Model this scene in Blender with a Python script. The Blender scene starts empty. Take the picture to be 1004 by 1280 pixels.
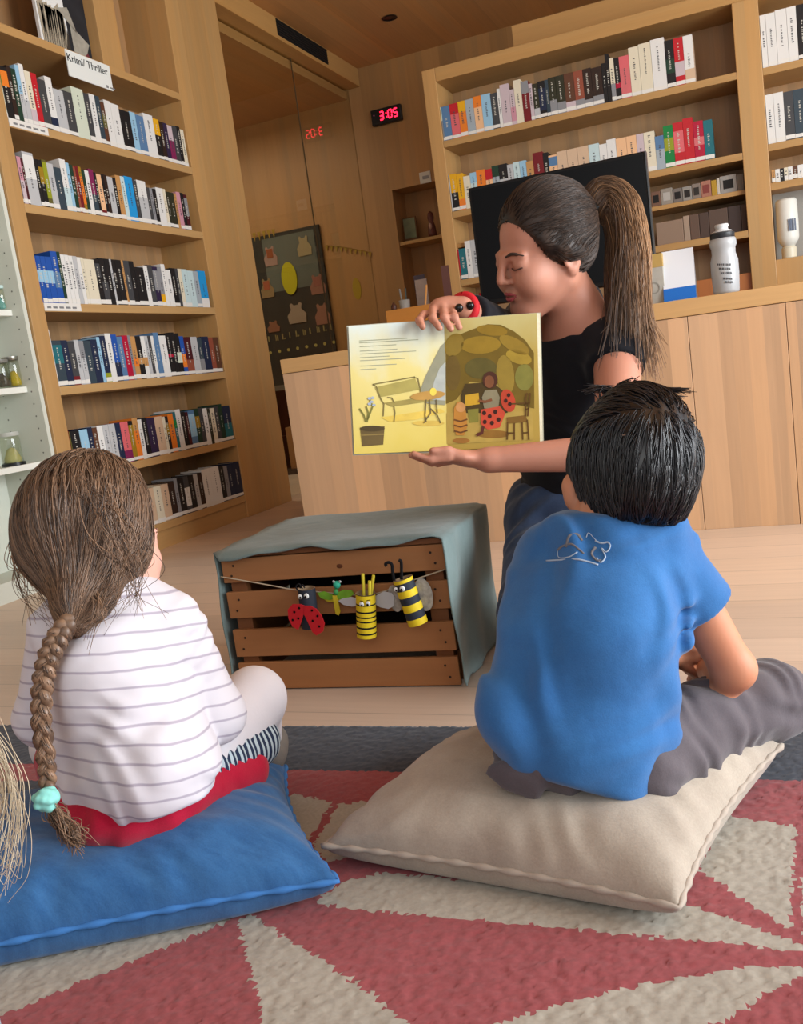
import bpy, bmesh, math, random
import numpy as np
from mathutils import Vector, Matrix
random.seed(7)
S = bpy.context.scene
COL = S.collection
PI = math.pi

# ------------------------------------------------------------ camera model
CAM_H = .68
YAW, PITCH, ROLL, FPX = 0.3935, 0.1524, -0.1358, 1134.87
_fw = np.array([-math.sin(YAW)*math.cos(PITCH), math.cos(YAW)*math.cos(PITCH), -math.sin(PITCH)])
_r0 = np.array([math.cos(YAW), math.sin(YAW), 0]); _u0 = np.cross(_r0, _fw)
_rt = _r0*math.cos(ROLL)+_u0*math.sin(ROLL); _up = -_r0*math.sin(ROLL)+_u0*math.cos(ROLL)
_O = np.array([0, 0, CAM_H])
def _ray(x, y): return _fw+_rt*(x-502)/FPX-_up*(y-640)/FPX
def at(x, y, ax, v):
    "world point seen at photo pixel x,y on the plane ax=v"
    d = _ray(x, y); i = 'XYZ'.index(ax)
    return Vector(_O+d*(v-_O[i])/d[i])
def dp(x, y, z):
    "world point seen at photo pixel x,y, z metres in front of the camera"
    return Vector(_O+_ray(x, y)*z)
def px(P):
    d = np.array(P)-_O; z = d@_fw
    return 502+FPX*(d@_rt)/z, 640-FPX*(d@_up)/z
def along(fun, target, lo, hi):
    "parameter t where the pixel x of fun(t) equals target"
    for _ in range(50):
        m = (lo+hi)/2
        if px(fun(m))[0] < target: lo = m
        else: hi = m
    return (lo+hi)/2
cam = bpy.data.cameras.new('camera'); cob = bpy.data.objects.new('camera', cam); COL.objects.link(cob)
M = Matrix([[_rt[i], _up[i], -_fw[i], _O[i]] for i in range(3)]+[[0, 0, 0, 1]])
cob.matrix_world = M
cam.sensor_fit = 'VERTICAL'; cam.sensor_height = 24; cam.lens = 24*FPX/1280
cam.clip_start = .02
S.camera = cob

# ------------------------------------------------------------ materials
def lin(h):
    h = h.lstrip('#')
    c = [int(h[i:i+2], 16)/255 for i in (0, 2, 4)]
    return tuple((x/12.92 if x <= .04045 else ((x+.055)/1.055)**2.4) for x in c)+(1,)
class NT:
    def __init__(s, name):
        s.m = bpy.data.materials.new(name); s.m.use_nodes = True
        s.t = s.m.node_tree; s.b = s.t.nodes['Principled BSDF']; s.o = s.t.nodes['Material Output']
    def n(s, typ, ins=None, **kw):
        nd = s.t.nodes.new(typ)
        for k, v in kw.items(): setattr(nd, k, v)
        if ins:
            for k, v in ins.items():
                sock = nd.inputs[k]
                if hasattr(v, 'links') or isinstance(v, bpy.types.NodeSocket): s.t.links.new(v, sock)
                else: sock.default_value = v
        return nd
    def l(s, a, b): s.t.links.new(a, b)
    def math(s, op, a, b=None, c=None):
        ins = {0: a}
        if b is not None: ins[1] = b
        if c is not None: ins[2] = c
        return s.n('ShaderNodeMath', ins, operation=op).outputs[0]
    def mix(s, f, a, b, blend='MIX'):
        nd = s.n('ShaderNodeMix', data_type='RGBA', blend_type=blend)
        for k, v in ((0, f), (6, a), (7, b)):
            if isinstance(v, bpy.types.NodeSocket): s.t.links.new(v, nd.inputs[k])
            else: nd.inputs[k].default_value = v
        return nd.outputs[2]
_mats = {}
def mat(name, hexc, rough=.6, spec=.35, var=.0, vscale=8., bump=0., bscale=200., metal=0., emit=0., sheen=0., coord='Object'):
    if name in _mats: return _mats[name]
    k = NT(name); b = k.b
    b.inputs['Base Color'].default_value = lin(hexc); b.inputs['Roughness'].default_value = rough
    b.inputs['Specular IOR Level'].default_value = spec; b.inputs['Metallic'].default_value = metal
    if sheen: b.inputs['Sheen Weight'].default_value = sheen
    if var or bump: tc = k.n('ShaderNodeTexCoord')
    if var:
        nz = k.n('ShaderNodeTexNoise', {'Vector': tc.outputs[coord], 'Scale': vscale, 'Detail': 4.})
        v = k.n('ShaderNodeMapRange', {0: nz.outputs[0], 1: .25, 2: .75, 3: 1-var, 4: 1+var}).outputs[0]
        c = k.n('ShaderNodeVectorMath', {0: lin(hexc)[:3], 'Scale': v}, operation='SCALE')
        k.l(c.outputs[0], b.inputs['Base Color'])
    if bump:
        nz2 = k.n('ShaderNodeTexNoise', {'Vector': tc.outputs[coord], 'Scale': bscale, 'Detail': 3.})
        bp = k.n('ShaderNodeBump', {'Height': nz2.outputs[0], 'Strength': bump, 'Distance': .002})
        k.l(bp.outputs[0], b.inputs['Normal'])
    if emit:
        b.inputs['Emission Color'].default_value = lin(hexc); b.inputs['Emission Strength'].default_value = emit
    _mats[name] = k.m
    return k.m
def wood(name, hexc, grain='z', w=.11, var=.16, rough=.42, gap=0., seed=0., second=.37):
    "oak: staves of width w running along the grain axis, each with its own tone, and fine grain"
    if name in _mats: return _mats[name]
    k = NT(name); b = k.b
    g = k.n('ShaderNodeNewGeometry'); sp = k.n('ShaderNodeSeparateXYZ', {0: g.outputs['Position']})
    X, Y, Z = sp.outputs
    u = {'z': k.math('ADD', X, Y), 'x': Y, 'y': X}[grain]
    if grain in 'xy': u = k.math('ADD', u, k.math('MULTIPLY', Z, 1.))
    u = k.math('ADD', u, 20+seed)
    def stave(wd):
        q = k.math('DIVIDE', u, wd); fl = k.math('FLOOR', q)
        wn = k.n('ShaderNodeTexWhiteNoise', {'W': fl}, noise_dimensions='1D')
        return wn.outputs[0], k.math('FRACT', q), wn.outputs[1]
    v1, fr, col = stave(w); v2, fr2, _ = stave(w*second)
    tone = k.math('ADD', k.math('MULTIPLY', v1, .6), k.math('MULTIPLY', v2, .4))
    sc = {'z': (34, 34, 1.6), 'x': (1.6, 34, 34), 'y': (34, 1.6, 34)}[grain]
    mp = k.n('ShaderNodeVectorMath', {0: g.outputs['Position'], 1: sc}, operation='MULTIPLY')
    off = k.n('ShaderNodeVectorMath', {0: mp.outputs[0], 1: col}, operation='ADD')
    nz = k.n('ShaderNodeTexNoise', {'Vector': off.outputs[0], 'Scale': 1.5, 'Detail': 6., 'Roughness': .6, 'Distortion': .6})
    t2 = k.math('ADD', k.math('MULTIPLY', tone, 2*var), k.math('MULTIPLY', nz.outputs[0], .26))
    val = k.math('ADD', t2, 1-var-.13)
    if gap:
        ed = k.math('LESS_THAN', fr, gap); val = k.math('MULTIPLY', val, k.math('SUBTRACT', 1., k.math('MULTIPLY', ed, .35)))
    c0 = lin(hexc); c1 = (c0[0]*.97, c0[1]*.9, c0[2]*.8, 1)
    cm = k.mix(v2, c0, c1)
    fin = k.n('ShaderNodeVectorMath', {0: cm, 'Scale': val}, operation='SCALE')
    k.l(fin.outputs[0], b.inputs['Base Color'])
    b.inputs['Roughness'].default_value = rough; b.inputs['Specular IOR Level'].default_value = .35
    bp = k.n('ShaderNodeBump', {'Height': nz.outputs[0], 'Strength': .05, 'Distance': .002}); k.l(bp.outputs[0], b.inputs['Normal'])
    _mats[name] = k.m
    return k.m

# ------------------------------------------------------------ mesh building
class MB:
    def __init__(s): s.v = []; s.f = []; s.mi = []
    def add(s, vs, fs, m=0):
        o = len(s.v); s.v += [tuple(v) for v in vs]; s.f += [tuple(i+o for i in f) for f in fs]; s.mi += [m]*len(fs); return s
    def box(s, x0, x1, y0, y1, z0, z1, m=0):
        vs = [(x, y, z) for z in (z0, z1) for y in (y0, y1) for x in (x0, x1)]
        return s.add(vs, [(0, 2, 3, 1), (4, 5, 7, 6), (0, 1, 5, 4), (2, 6, 7, 3), (0, 4, 6, 2), (1, 3, 7, 5)], m)
    def obox(s, c, ax, ay, az, m=0):
        "box about centre c with half-axis vectors"
        c, ax, ay, az = (Vector(q) for q in (c, ax, ay, az))
        vs = [c+ax*i+ay*j+az*k for k in (-1, 1) for j in (-1, 1) for i in (-1, 1)]
        return s.add(vs, [(0, 2, 3, 1), (4, 5, 7, 6), (0, 1, 5, 4), (2, 6, 7, 3), (0, 4, 6, 2), (1, 3, 7, 5)], m)
    def prism(s, pts, d, m=0):
        "planar outline pts extruded by vector d"
        d = Vector(d); n = len(pts); a = [Vector(p) for p in pts]; b = [p+d for p in a]
        return s.add(a+b, [tuple(range(n-1, -1, -1)), tuple(range(n, 2*n))]+[(i, (i+1) % n, n+(i+1) % n, n+i) for i in range(n)], m)
    def tube(s, pts, r, n=8, m=0, caps=True, flat=1., side=None):
        pts = [Vector(p) for p in pts]; N = len(pts)
        rr = r if hasattr(r, '__len__') else [r]*N
        prev = None; rings = []
        for i, p in enumerate(pts):
            t = (pts[min(i+1, N-1)]-pts[max(i-1, 0)])
            if t.length < 1e-9: t = Vector((0, 0, 1))
            t.normalize()
            if prev is None:
                a = Vector(side) if side is not None else (Vector((0, 0, 1)) if abs(t.z) < .9 else Vector((1, 0, 0)))
            else: a = prev
            a = (a-t*a.dot(t))
            if a.length < 1e-6: a = t.orthogonal()
            a.normalize(); prev = a; b = t.cross(a)
            rings.append([p+(a*math.cos(2*PI*j/n)+b*math.sin(2*PI*j/n)*flat)*rr[i] for j in range(n)])
        vs = [q for ring in rings for q in ring]
        fs = [(i*n+j, i*n+(j+1) % n, (i+1)*n+(j+1) % n, (i+1)*n+j) for i in range(N-1) for j in range(n)]
        if caps: fs += [tuple(range(n-1, -1, -1)), tuple((N-1)*n+j for j in range(n))]
        return s.add(vs, fs, m)
    def lathe(s, prof, c=(0, 0, 0), n=20, m=0, axis=None, caps=True):
        "profile [(r,h)] turned about axis through c"
        c = Vector(c); ax = Vector(axis).normalized() if axis is not None else Vector((0, 0, 1))
        a = ax.orthogonal().normalized(); b = ax.cross(a); N = len(prof)
        vs = [c+ax*h+(a*math.cos(2*PI*j/n)+b*math.sin(2*PI*j/n))*r for r, h in prof for j in range(n)]
        fs = [(i*n+j, i*n+(j+1) % n, (i+1)*n+(j+1) % n, (i+1)*n+j) for i in range(N-1) for j in range(n)]
        if caps: fs += [tuple(range(n-1, -1, -1)), tuple((N-1)*n+j for j in range(n))]
        return s.add(vs, fs, m)
    def ball(s, c, r, n=12, m=0, axes=None):
        c = Vector(c); R = r if hasattr(r, '__len__') else (r, r, r)
        A = axes or (Vector((1, 0, 0)), Vector((0, 1, 0)), Vector((0, 0, 1)))
        h = n//2; vs = [c-A[2]*R[2]]
        for i in range(1, h):
            th = -PI/2+PI*i/h
            for j in range(n):
                ph = 2*PI*j/n
                vs.append(c+A[0]*R[0]*math.cos(th)*math.cos(ph)+A[1]*R[1]*math.cos(th)*math.sin(ph)+A[2]*R[2]*math.sin(th))
        vs.append(c+A[2]*R[2]); L = len(vs)-1
        fs = [(0, 1+(j+1) % n, 1+j) for j in range(n)]
        for i in range(h-2):
            for j in range(n): fs.append((1+i*n+j, 1+i*n+(j+1) % n, 1+(i+1)*n+(j+1) % n, 1+(i+1)*n+j))
        fs += [(L, L-n+j, L-n+(j+1) % n) for j in range(n)]
        return s.add(vs, fs, m)
    def build(s, name, mats, parent=None, loc=None, smooth=False, bevel=0., seg=2):
        me = bpy.data.meshes.new(name)
        base = wl(parent) if parent is not None else Vector(loc if loc is not None else (0, 0, 0))
        me.from_pydata([(v[0]-base.x, v[1]-base.y, v[2]-base.z) for v in s.v], [], s.f)
        ms = mats if isinstance(mats, (list, tuple)) else [mats]
        for q in ms: me.materials.append(q)
        if len(ms) > 1: me.polygons.foreach_set('material_index', s.mi)
        bm = bmesh.new(); bm.from_mesh(me); bmesh.ops.recalc_face_normals(bm, faces=bm.faces); bm.to_mesh(me); bm.free()
        if smooth:
            me.polygons.foreach_set('use_smooth', [True]*len(me.polygons))
            if smooth == 'auto': me.set_sharp_from_angle(angle=math.radians(40))
        o = bpy.data.objects.new(name, me); COL.objects.link(o)
        if parent is not None: o.parent = parent
        else: o.location = base
        if bevel:
            bv = o.modifiers.new('bevel', 'BEVEL'); bv.width = bevel; bv.segments = seg; bv.limit_method = 'ANGLE'
        return o
def wl(o):
    p = Vector(o.location)
    while o.parent: o = o.parent; p += Vector(o.location)
    return p
def tag(o, label=None, cat=None, group=None, kind=None):
    if label: o['label'] = label
    if cat: o['category'] = cat
    if group: o['group'] = group
    if kind: o['kind'] = kind
    return o
def thing(name, label, cat, loc, group=None):
    o = bpy.data.objects.new(name, None); COL.objects.link(o); o.location = loc; o.empty_display_size = .05
    return tag(o, label, cat, group)
def struct(mb, name, m, **kw):
    o = mb.build(name, m, **kw); o['kind'] = 'structure'; return o
def text(body, name, size, m, parent, center, right, up, extrude=.0006, align='CENTER'):
    cu = bpy.data.curves.new(name, 'FONT'); cu.body = body; cu.size = size; cu.extrude = extrude; cu.align_x = align; cu.align_y = 'CENTER'
    cu.resolution_u = 3; cu.materials.append(m)
    tmp = bpy.data.objects.new(name, cu); COL.objects.link(tmp)
    bpy.context.view_layer.update()
    me = bpy.data.meshes.new_from_object(tmp.evaluated_get(bpy.context.evaluated_depsgraph_get())); me.name = name
    bpy.data.objects.remove(tmp)
    o = bpy.data.objects.new(name, me); COL.objects.link(o)
    r = Vector(right).normalized(); u = Vector(up); u = (u-r*u.dot(r)).normalized(); n = r.cross(u)
    Mx = Matrix([[r[i], u[i], n[i], 0] for i in range(3)]+[[0, 0, 0, 1]])
    o.rotation_euler = Mx.to_euler()
    o.parent = parent; o.location = Vector(center)-wl(parent)
    return o

OAK = wood('oak_vertical', '#B5905E', 'z', .12, .15)
OAKS = wood('oak_shelf', '#B69362', 'y', .5, .05)
OAKX = wood('oak_shelf_cross', '#B08B58', 'x', .5, .05)
OAKW = wood('oak_wall', '#A67E50', 'z', .13, .2, seed=3.3)
OAKB = wood('oak_back_panel', '#A78560', 'z', .07, .25, seed=1.7)
OAKD = wood('oak_desk', '#C6A280', 'z', .16, .36, seed=.4, second=.31)
OAKT = wood('oak_desk_top', '#C09A68', 'x', .5, .04)
FLOOR = wood('floor_planks', '#D0BDAC', 'x', .15, .16, rough=.34, gap=.02, second=3.1)
CEIL = wood('ceiling_boards', '#C2925E', 'y', .2, .14, rough=.5, gap=.006)
WHITE = mat('white_laminate', '#C9CEC3', .5, .3, .02)
PAPER = mat('paper_white', '#DCDEDC', .7, .2)
PAGES = mat('page_edges', '#CFC8B6', .8, .1, .08, 60)
BLACK = mat('black_plastic', '#141517', .35, .4)
INK = mat('ink', '#2A2A2C', .7, .2)

def ellipse(c, rx, rz, n=24): return [(c[0]+rx*math.cos(2*PI*i/n), c[1], c[2]+rz*math.sin(2*PI*i/n)) for i in range(n)]
# ------------------------------------------------------------ the room
XB = -2.70          # front plane of the left bookcase
YW = 6.83           # far wall
CZ = 2.98           # ceiling
XG = -2.80          # glass
struct(MB().box(-5.2, 3.4, -1.6, 7.6, -.08, 0), 'floor', FLOOR)
struct(MB().box(-5.2, 3.4, -.4, 7.6, CZ, CZ+.1), 'ceiling', CEIL)
# far wall with a shelved niche left of the right bookcase
n0 = at(490, 238, 'Y', YW); n1 = at(505, 372, 'Y', YW)
NX0, NX1, NZ0, NZ1 = n0.x, n0.x+1.0, .84, n0.z
wb = MB().box(-5.2, NX0, YW, YW+.3, 0, CZ).box(NX1, 3.4, YW, YW+.3, 0, CZ).box(NX0, NX1, YW, YW+.3, 0, NZ0).box(NX0, NX1, YW, YW+.3, NZ1, CZ).box(NX0, NX1, YW+.26, YW+.3, NZ0, NZ1)
struct(wb, 'wall_back', OAKW)
struct(MB().box(-3.1, -3.04, -1.6, 4.81, 0, CZ), 'wall_left', OAKW)
struct(MB().box(-5.2, -5.14, 4.81, YW, 0, CZ), 'wall_inner_room', OAKW)
struct(MB().box(-5.14, -3.04, 4.75, 4.81, 0, CZ), 'wall_partition', OAKW)
struct(MB().box(-5.14, XG-.02, 4.81, YW, 2.78, 2.84), 'ceiling_inner_room', CEIL)
# header over the glass
struct(MB().box(XG-.03, XB, 4.81, YW, 2.848, CZ), 'trim_1', wood('oak_header', '#B98F57', 'y', .5, .04), bevel=.003)
def vx(x, y): return at(x, y, 'X', XB)
v0 = vx(343, 15); v1 = vx(404, 68)
t = thing('air_vent', 'black slotted air vent set in the wooden beam above the glass wall', 'vent', (XB, v0.y, 2.875))
mb = MB().box(XB-.002, XB+.004, v0.y, v1.y+.06, 2.872, 2.972); mb.build('backing', mat('vent_black', '#0B0B0B', .7), t)
for i in range(6):
    z = 2.882+i*.016
    MB().box(XB+.004, XB+.008, v0.y+.004, v1.y+.056, z, z+.004).build('slat', mat('vent_slat', '#1C1B19', .6), t)
# glass panes
k = NT('clear_glass'); k.t.nodes.remove(k.b)
fr = k.n('ShaderNodeFresnel', {'IOR': 1.62}); tr = k.n('ShaderNodeBsdfTransparent', {'Color': (.93, .94, .9, 1)}); gl = k.n('ShaderNodeBsdfGlossy', {'Roughness': .012})
gm = k.n('ShaderNodeNewGeometry'); ff = k.math('MULTIPLY', fr.outputs[0], k.math('SUBTRACT', 1., gm.outputs['Backfacing']))
mx = k.n('ShaderNodeMixShader', {0: ff, 1: tr.outputs[0], 2: gl.outputs[0]}); k.l(mx.outputs[0], k.o.inputs[0]); GLASS = k.m
yj = at(376, 160, 'X', XG).y
for i, (a, b) in enumerate(((4.80, yj-.003), (yj+.003, YW))):
    w_ = struct(MB().box(XG-.008, XG, a, b, .0, 2.85), 'window_%d' % (i+1), GLASS)
struct(MB().box(XG-.006, XG+.001, yj-.003, yj+.003, 0, 2.85), 'trim_2', mat('joint_seal', '#5B4A33', .5))
# recessed ceiling lamp, switched off
c = at(487, 22, 'Z', CZ)
t = thing('ceiling_spotlight', 'small black recessed spotlight in the wooden ceiling', 'lamp', (c.x, c.y, CZ))
MB().lathe([(.052, -.004), (.05, 0), (.04, -.001), (.036, -.0035)], (c.x, c.y, CZ), 24, caps=False).build('rim', BLACK, t, smooth=True)
MB().lathe([(.0005, -.0015), (.04, -.0015)], (c.x, c.y, CZ), 24, caps=False).build('lens', mat('lamp_dark', '#060606', .3), t)
# outlet plate and digital clock on the far wall
p = at(532, 222, 'Y', YW)
t = thing('light_switch', 'white light switch plate on the wall beside the right bookcase', 'switch', (p.x, YW, p.z))
MB().box(p.x-.045, p.x+.045, YW-.01, YW, p.z-.042, p.z+.042).build('plate', mat('switch_white', '#C9C6BE', .5), t, bevel=.004)
MB().box(p.x-.02, p.x+.03, YW-.014, YW-.01, p.z-.012, p.z+.012).build('rocker', mat('switch_grey', '#8E8E92', .5), t, bevel=.002)
a = at(466, 137, 'Y', YW); b = at(504, 153, 'Y', YW)
cx, cz = (a.x+b.x)/2, (a.z+at(504, 131, 'Y', YW).z+at(467, 159, 'Y', YW).z+b.z)/4
W, H = .245, .115
t = thing('digital_clock', 'black digital wall clock with red figures showing 3:05', 'clock', (cx, YW, cz))
MB().box(cx-W/2, cx+W/2, YW-.04, YW, cz-H/2, cz+H/2).build('case', BLACK, t, bevel=.006)
LED = mat('red_led', '#FF1A38', .5, emit=5.5)
def seg7(mb, ch, x, z, w, h, y, th):
    on = {'3': 'abgcd', '0': 'abcdef', '5': 'afgcd'}[ch]
    sg = {'a': (0, 1, 1, 1), 'g': (0, .5, 1, .5), 'd': (0, 0, 1, 0), 'f': (0, .5, 0, 1), 'e': (0, 0, 0, .5), 'b': (1, .5, 1, 1), 'c': (1, 0, 1, .5)}
    for s_ in on:
        x0, z0, x1, z1 = sg[s_]; sl = .12*w
        ax = x+x0*w+z0*sl; az = z+z0*h; bx = x+x1*w+z1*sl; bz = z+z1*h
        if x0 != x1: mb.box(ax+th*.4, bx-th*.4, y-.002, y, az-th/2, az+th/2)
        else: mb.box(ax-th/2, ax+th/2, y-.002, y, az+th*.3, bz-th*.3)
for ch, xo in (('3', -.052), ('0', .018), ('5', .062)):
    mb = MB(); seg7(mb, ch, cx+xo, cz-.026, .03, .056, YW-.041, .0085); mb.build('digit', LED, t)
mb = MB()
for dz in (-.014, .014): mb.box(cx+.0, cx+.007, YW-.043, YW-.041, cz+dz-.004, cz+dz+.004)
mb.build('colon', LED, t)
MB().box(cx-.1, cx-.092, YW-.043, YW-.041, cz+.012, cz+.02).build('indicator', mat('led_dim', '#7A3A52', .5, emit=.6), t)
# niche shelf and what stands in it
ns = at(499, 303, 'Y', YW).z
struct(MB().box(NX0, NX1, YW+.01, YW+.26, ns-.025, ns), 'trim_3', OAKX, bevel=.002)
def standing(name, label, cat, x, y, w, d, z0, h, parts, group=None):
    t = thing(name, label, cat, (x, y, z0), group)
    for pn, f, m in parts: f(x, y, z0).build(pn, m, t, bevel=.002)
    return t
q = at(513, 297, 'Y', YW+.1)
t = thing('framed_picture', 'small pale green framed picture standing in the wall niche', 'picture', (q.x, YW+.12, ns))
MB().box(q.x-.055, q.x+.06, YW+.11, YW+.125, ns, ns+.19).build('frame', mat('frame_brown', '#6B4C2C', .6), t, bevel=.003)
MB().box(q.x-.045, q.x+.05, YW+.107, YW+.11, ns+.03, ns+.18).build('print', mat('print_green', '#7C8468', .6, .2, .2, 20), t)
q = at(540, 285, 'Y', YW+.1)
t = thing('figurine', 'small reddish brown figurine with pale chest in the wall niche', 'figurine', (q.x, YW+.1, ns))
MB().lathe([(.03, 0), (.034, .03), (.028, .09), (.018, .12), (.026, .15), (.02, .185), (.004, .2)], (q.x, YW+.1, ns), 14).build('body', mat('figurine_brown', '#5A2C22', .5), t, smooth=True)
MB().ball((q.x, YW+.07, ns+.085), (.014, .01, .024), 10).build('chest', mat('figurine_pale', '#B08D80', .5), t, smooth=True)
# decorated board behind the glass, on the far wall of the inner room
bl = at(316, 296, 'Y', YW-.02); br = at(398, 280, 'Y', YW-.02); bb = at(420, 438, 'Y', YW-.02)
bx0, bx1, bz1 = bl.x-.12, br.x, bl.z-.01; bz0 = bb.z-.02
BY = YW-.027
t = thing('notice_board', 'dark grey notice board with paper animal cutouts seen through the glass', 'board', (bx0, YW, .55))
MB().box(bx0, bx1, BY, YW-.002, bz0-.28, bz1).build('panel', mat('board_dark', '#35342F', .75, .2, .15, 6), t, bevel=.004)
MB().box(bx0+.2, bx1-.05, BY-.002, BY, (bz0+bz1)/2+.05, bz1-.03).build('grey_sheet', mat('board_sheet', '#63675E', .8, .1, .1, 5), t)
def bp_(x, y): return at(x, y, 'Y', BY-.004)
def animal(x, y, w, h, hexc, i, hx=None):
    "paper cutout: body, head with two ears"
    c = bp_(x, y); s = 7.4/FPX
    w *= s; h *= s
    pts = [(-.5, -.5), (.5, -.5), (.56, -.1), (.3, .18), (.36, .42), (.24, .5), (.12, .38), (-.12, .38), (-.24, .5), (-.36, .42), (-.3, .18), (-.56, -.1)]
    o = MB().prism([(c.x+a*w, BY-.004, c.z+b*h) for a, b in pts], (0, -.003, 0)).build('paper_animal', mat('paper_animal_%d' % i, hexc, .8), t)
    if hx: MB().prism([(c.x-.25*w+(w*.5)*a, BY-.008, c.z-.1*h+b*h*.45) for a, b in ((0, 0), (1, 0), (1, 1), (0, 1))], (0, -.002, 0)).build('paper_face', mat('paper_face_%d' % i, hx, .8), o)
for i, a in enumerate([(338, 320, 17, 24, '#9E7F72', '#8C4B2A'), (380, 307, 18, 24, '#9A8A66'), (334, 360, 17, 24, '#8E7550', '#A0563A'), (397, 355, 19, 24, '#8F6250', '#8E5748'), (371, 391, 24, 25, '#9B8874'), (403, 392, 19, 26, '#926450'), (342, 408, 16, 14, '#875A42')]):
    animal(a[0], a[1], a[2], a[3], a[4], i, a[5] if len(a) > 5 else None)
c = bp_(362, 348)
MB().prism(ellipse((c.x, BY-.008, c.z), .07, .13, 28), (0, -.004, 0)).build('yellow_oval', mat('yellow_paper', '#B7AE12', .7), t)
# dotted and lettered yellow trims of the board
mb = MB()
for i in range(10):
    c = bp_(337+i*8.6, 424-i*1.75); mb.box(c.x-.014+.004*(i % 2), c.x-.002, BY-.004, BY, c.z-.024, c.z+.024)
    if i % 3: mb.box(c.x+.004, c.x+.016, BY-.004, BY, c.z-.024, c.z-.012+.03*(i % 2))
mb.build('letter_strip', mat('letter_tan', '#8F8152', .8), t)
mb = MB()
for i in range(8):
    c = bp_(338+i*11.3, 441-i*1.9); mb.lathe([(.0005, 0), (.013, 0), (.013, .003), (.0005, .003)], (c.x, BY, c.z), 12, axis=(0, -1, 0), caps=False)
mb.build('dot_strip', mat('dot_yellow', '#B0A258', .8), t)
mb = MB()
for i in range(5):
    c = bp_(318+i*6, 296-i*1.2); mb.prism([(c.x-.015, BY-.003, c.z+.03), (c.x+.015, BY-.003, c.z+.03), (c.x, BY-.003, c.z-.04)], (0, -.002, 0))
mb.build('pennant_fringe', mat('pennant_yellow', '#9C7E2C', .8), t)
# yellow reflections in the glass, modelled as flags and an oval on the wall
t = thing('paper_garland', 'string of small yellow paper flags on the wall right of the board', 'garland', (br.x, YW, 1.9))
pts = [at(408+i*6.0, 306+i*.9+(i-4)**2*.05, 'Y', YW-.01) for i in range(10)]
MB().tube(pts, .003, 5).build('string', mat('garland_string', '#8A6A22', .8), t)
for p in pts[::1]:
    MB().prism([(p.x-.014, YW-.008, p.z), (p.x+.014, YW-.008, p.z), (p.x, YW-.008, p.z-.045)], (0, -.002, 0)).build('flag', mat('pennant_yellow', '#9C7E2C'), t)
c = at(446, 361, 'Y', YW-.004)
t = MB().prism(ellipse(c, .036, .085), (0, .003, 0)).build('paper_oval', mat('yellow_paper_dim', '#A58A14', .7), loc=c)
tag(t, 'yellow paper oval stuck on the wood wall right of the notice board', 'paper decoration')
# low shelf seen in the gap between bookcase and desk
t = thing('media_rack', 'dark red media rack behind the glass in the gap left of the desk', 'rack', (-3.35, 6.2, 0))
c0, c1 = -3.75, -2.9
MB().box(c0, c1, 6.25, 6.6, 0, .04).build('base', mat('rack_dark', '#3B2A22', .6), t)
for sx in (c0, c1-.03): MB().box(sx, sx+.03, 6.25, 6.6, .04, .66).build('side_panel', mat('rack_dark', '#3B2A22'), t)
MB().box(c0, c1, 6.25, 6.6, .66, .7).build('top', mat('rack_grey', '#6F675C', .6), t)
MB().box(c0+.03, c1-.03, 6.55, 6.6, .04, .66).build('back_panel', mat('rack_red', '#571A18', .6), t)
for i, (x, hx) in enumerate(((-3.62, '#5A1F1C'), (-3.42, '#A67A4E'), (-3.22, '#4E1716'), (-3.04, '#B08C60'))):
    mb = MB().box(x-.07, x+.07, 6.28, 6.5, .041, .3+.07*(i % 2))
    tag(mb.build('storage_box', mat('rack_box_%d' % i, hx, .7), loc=(x, 6.4, .04), bevel=.004), ['dark red box first from left on the rack behind the glass', 'tan box second from left on the rack behind the glass', 'dark red box third from left on the rack behind the glass', 'tan box last on the right of the rack behind the glass'][i], 'box', 'boxes in the rack behind the glass')
# ------------------------------------------------------------ books
BOOKC = dict(white='#D8D9D6', cream='#D6CFB8', lightgrey='#B3B6B8', grey='#84868A', darkgrey='#3F4144', black='#1B1B1D', slate='#33424C', navy='#1E2942', blue='#1F4FA0',
 brightblue='#2190D0', lightblue='#8FBAD4', paleblue='#B9D0D3', steelblue='#54789E', teal='#1E6670', green='#157A3C', darkgreen='#1E3A2C', palegreen='#C6D0BE', olive='#5E5A2A',
 darkolive='#2E2F22', yellow='#D9A31C', gold='#94771F', orange='#DC7A2A', tan='#B98B55', beige='#C9AE92', peach='#E0B48A', brown='#5A3A2A', darkbrown='#2F211C', red='#B5202A',
 darkred='#6E1B22', crimson='#A81536', coral='#D0646A', salmon='#C9686C', pink='#C08A98', magenta='#7A2450', maroon='#461820', purple='#2D2340', mauve='#BFB0B6', greyblue='#9AA6AE', lime='#8C9426', rust='#8A4A38')
def bm_(c): return mat('book_'+c, BOOKC[c], .45, .35)
CWORD = {k: k for k in BOOKC}
CWORD.update(lightgrey='light grey', darkgrey='dark grey', brightblue='bright blue', lightblue='light blue', paleblue='pale blue', steelblue='steel blue', darkgreen='dark green', palegreen='pale green', darkolive='dark olive', darkbrown='dark brown', darkred='dark red', greyblue='grey blue', navy='navy blue', rust='rusty brown')
DARK = {'darkgrey', 'black', 'slate', 'navy', 'blue', 'teal', 'green', 'darkgreen', 'olive', 'darkolive', 'brown', 'darkbrown', 'red', 'darkred', 'crimson', 'magenta', 'maroon', 'purple', 'rust', 'steelblue'}
rb = random.Random(3)
STICK = mat('sticker_white', '#D9D8D2', .6)
ORD = ['first', 'second', 'third', 'fourth', 'fifth', 'sixth', 'seventh', 'eighth', 'ninth', 'tenth', 'eleventh', 'twelfth', '13th', '14th', '15th', '16th', '17th', '18th', '19th', '20th', '21st', '22nd', '23rd', '24th', '25th', '26th', '27th', '28th', '29th', '30th', '31st', '32nd', '33rd', '34th', '35th', '36th', '37th', '38th', '39th', '40th']
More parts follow.
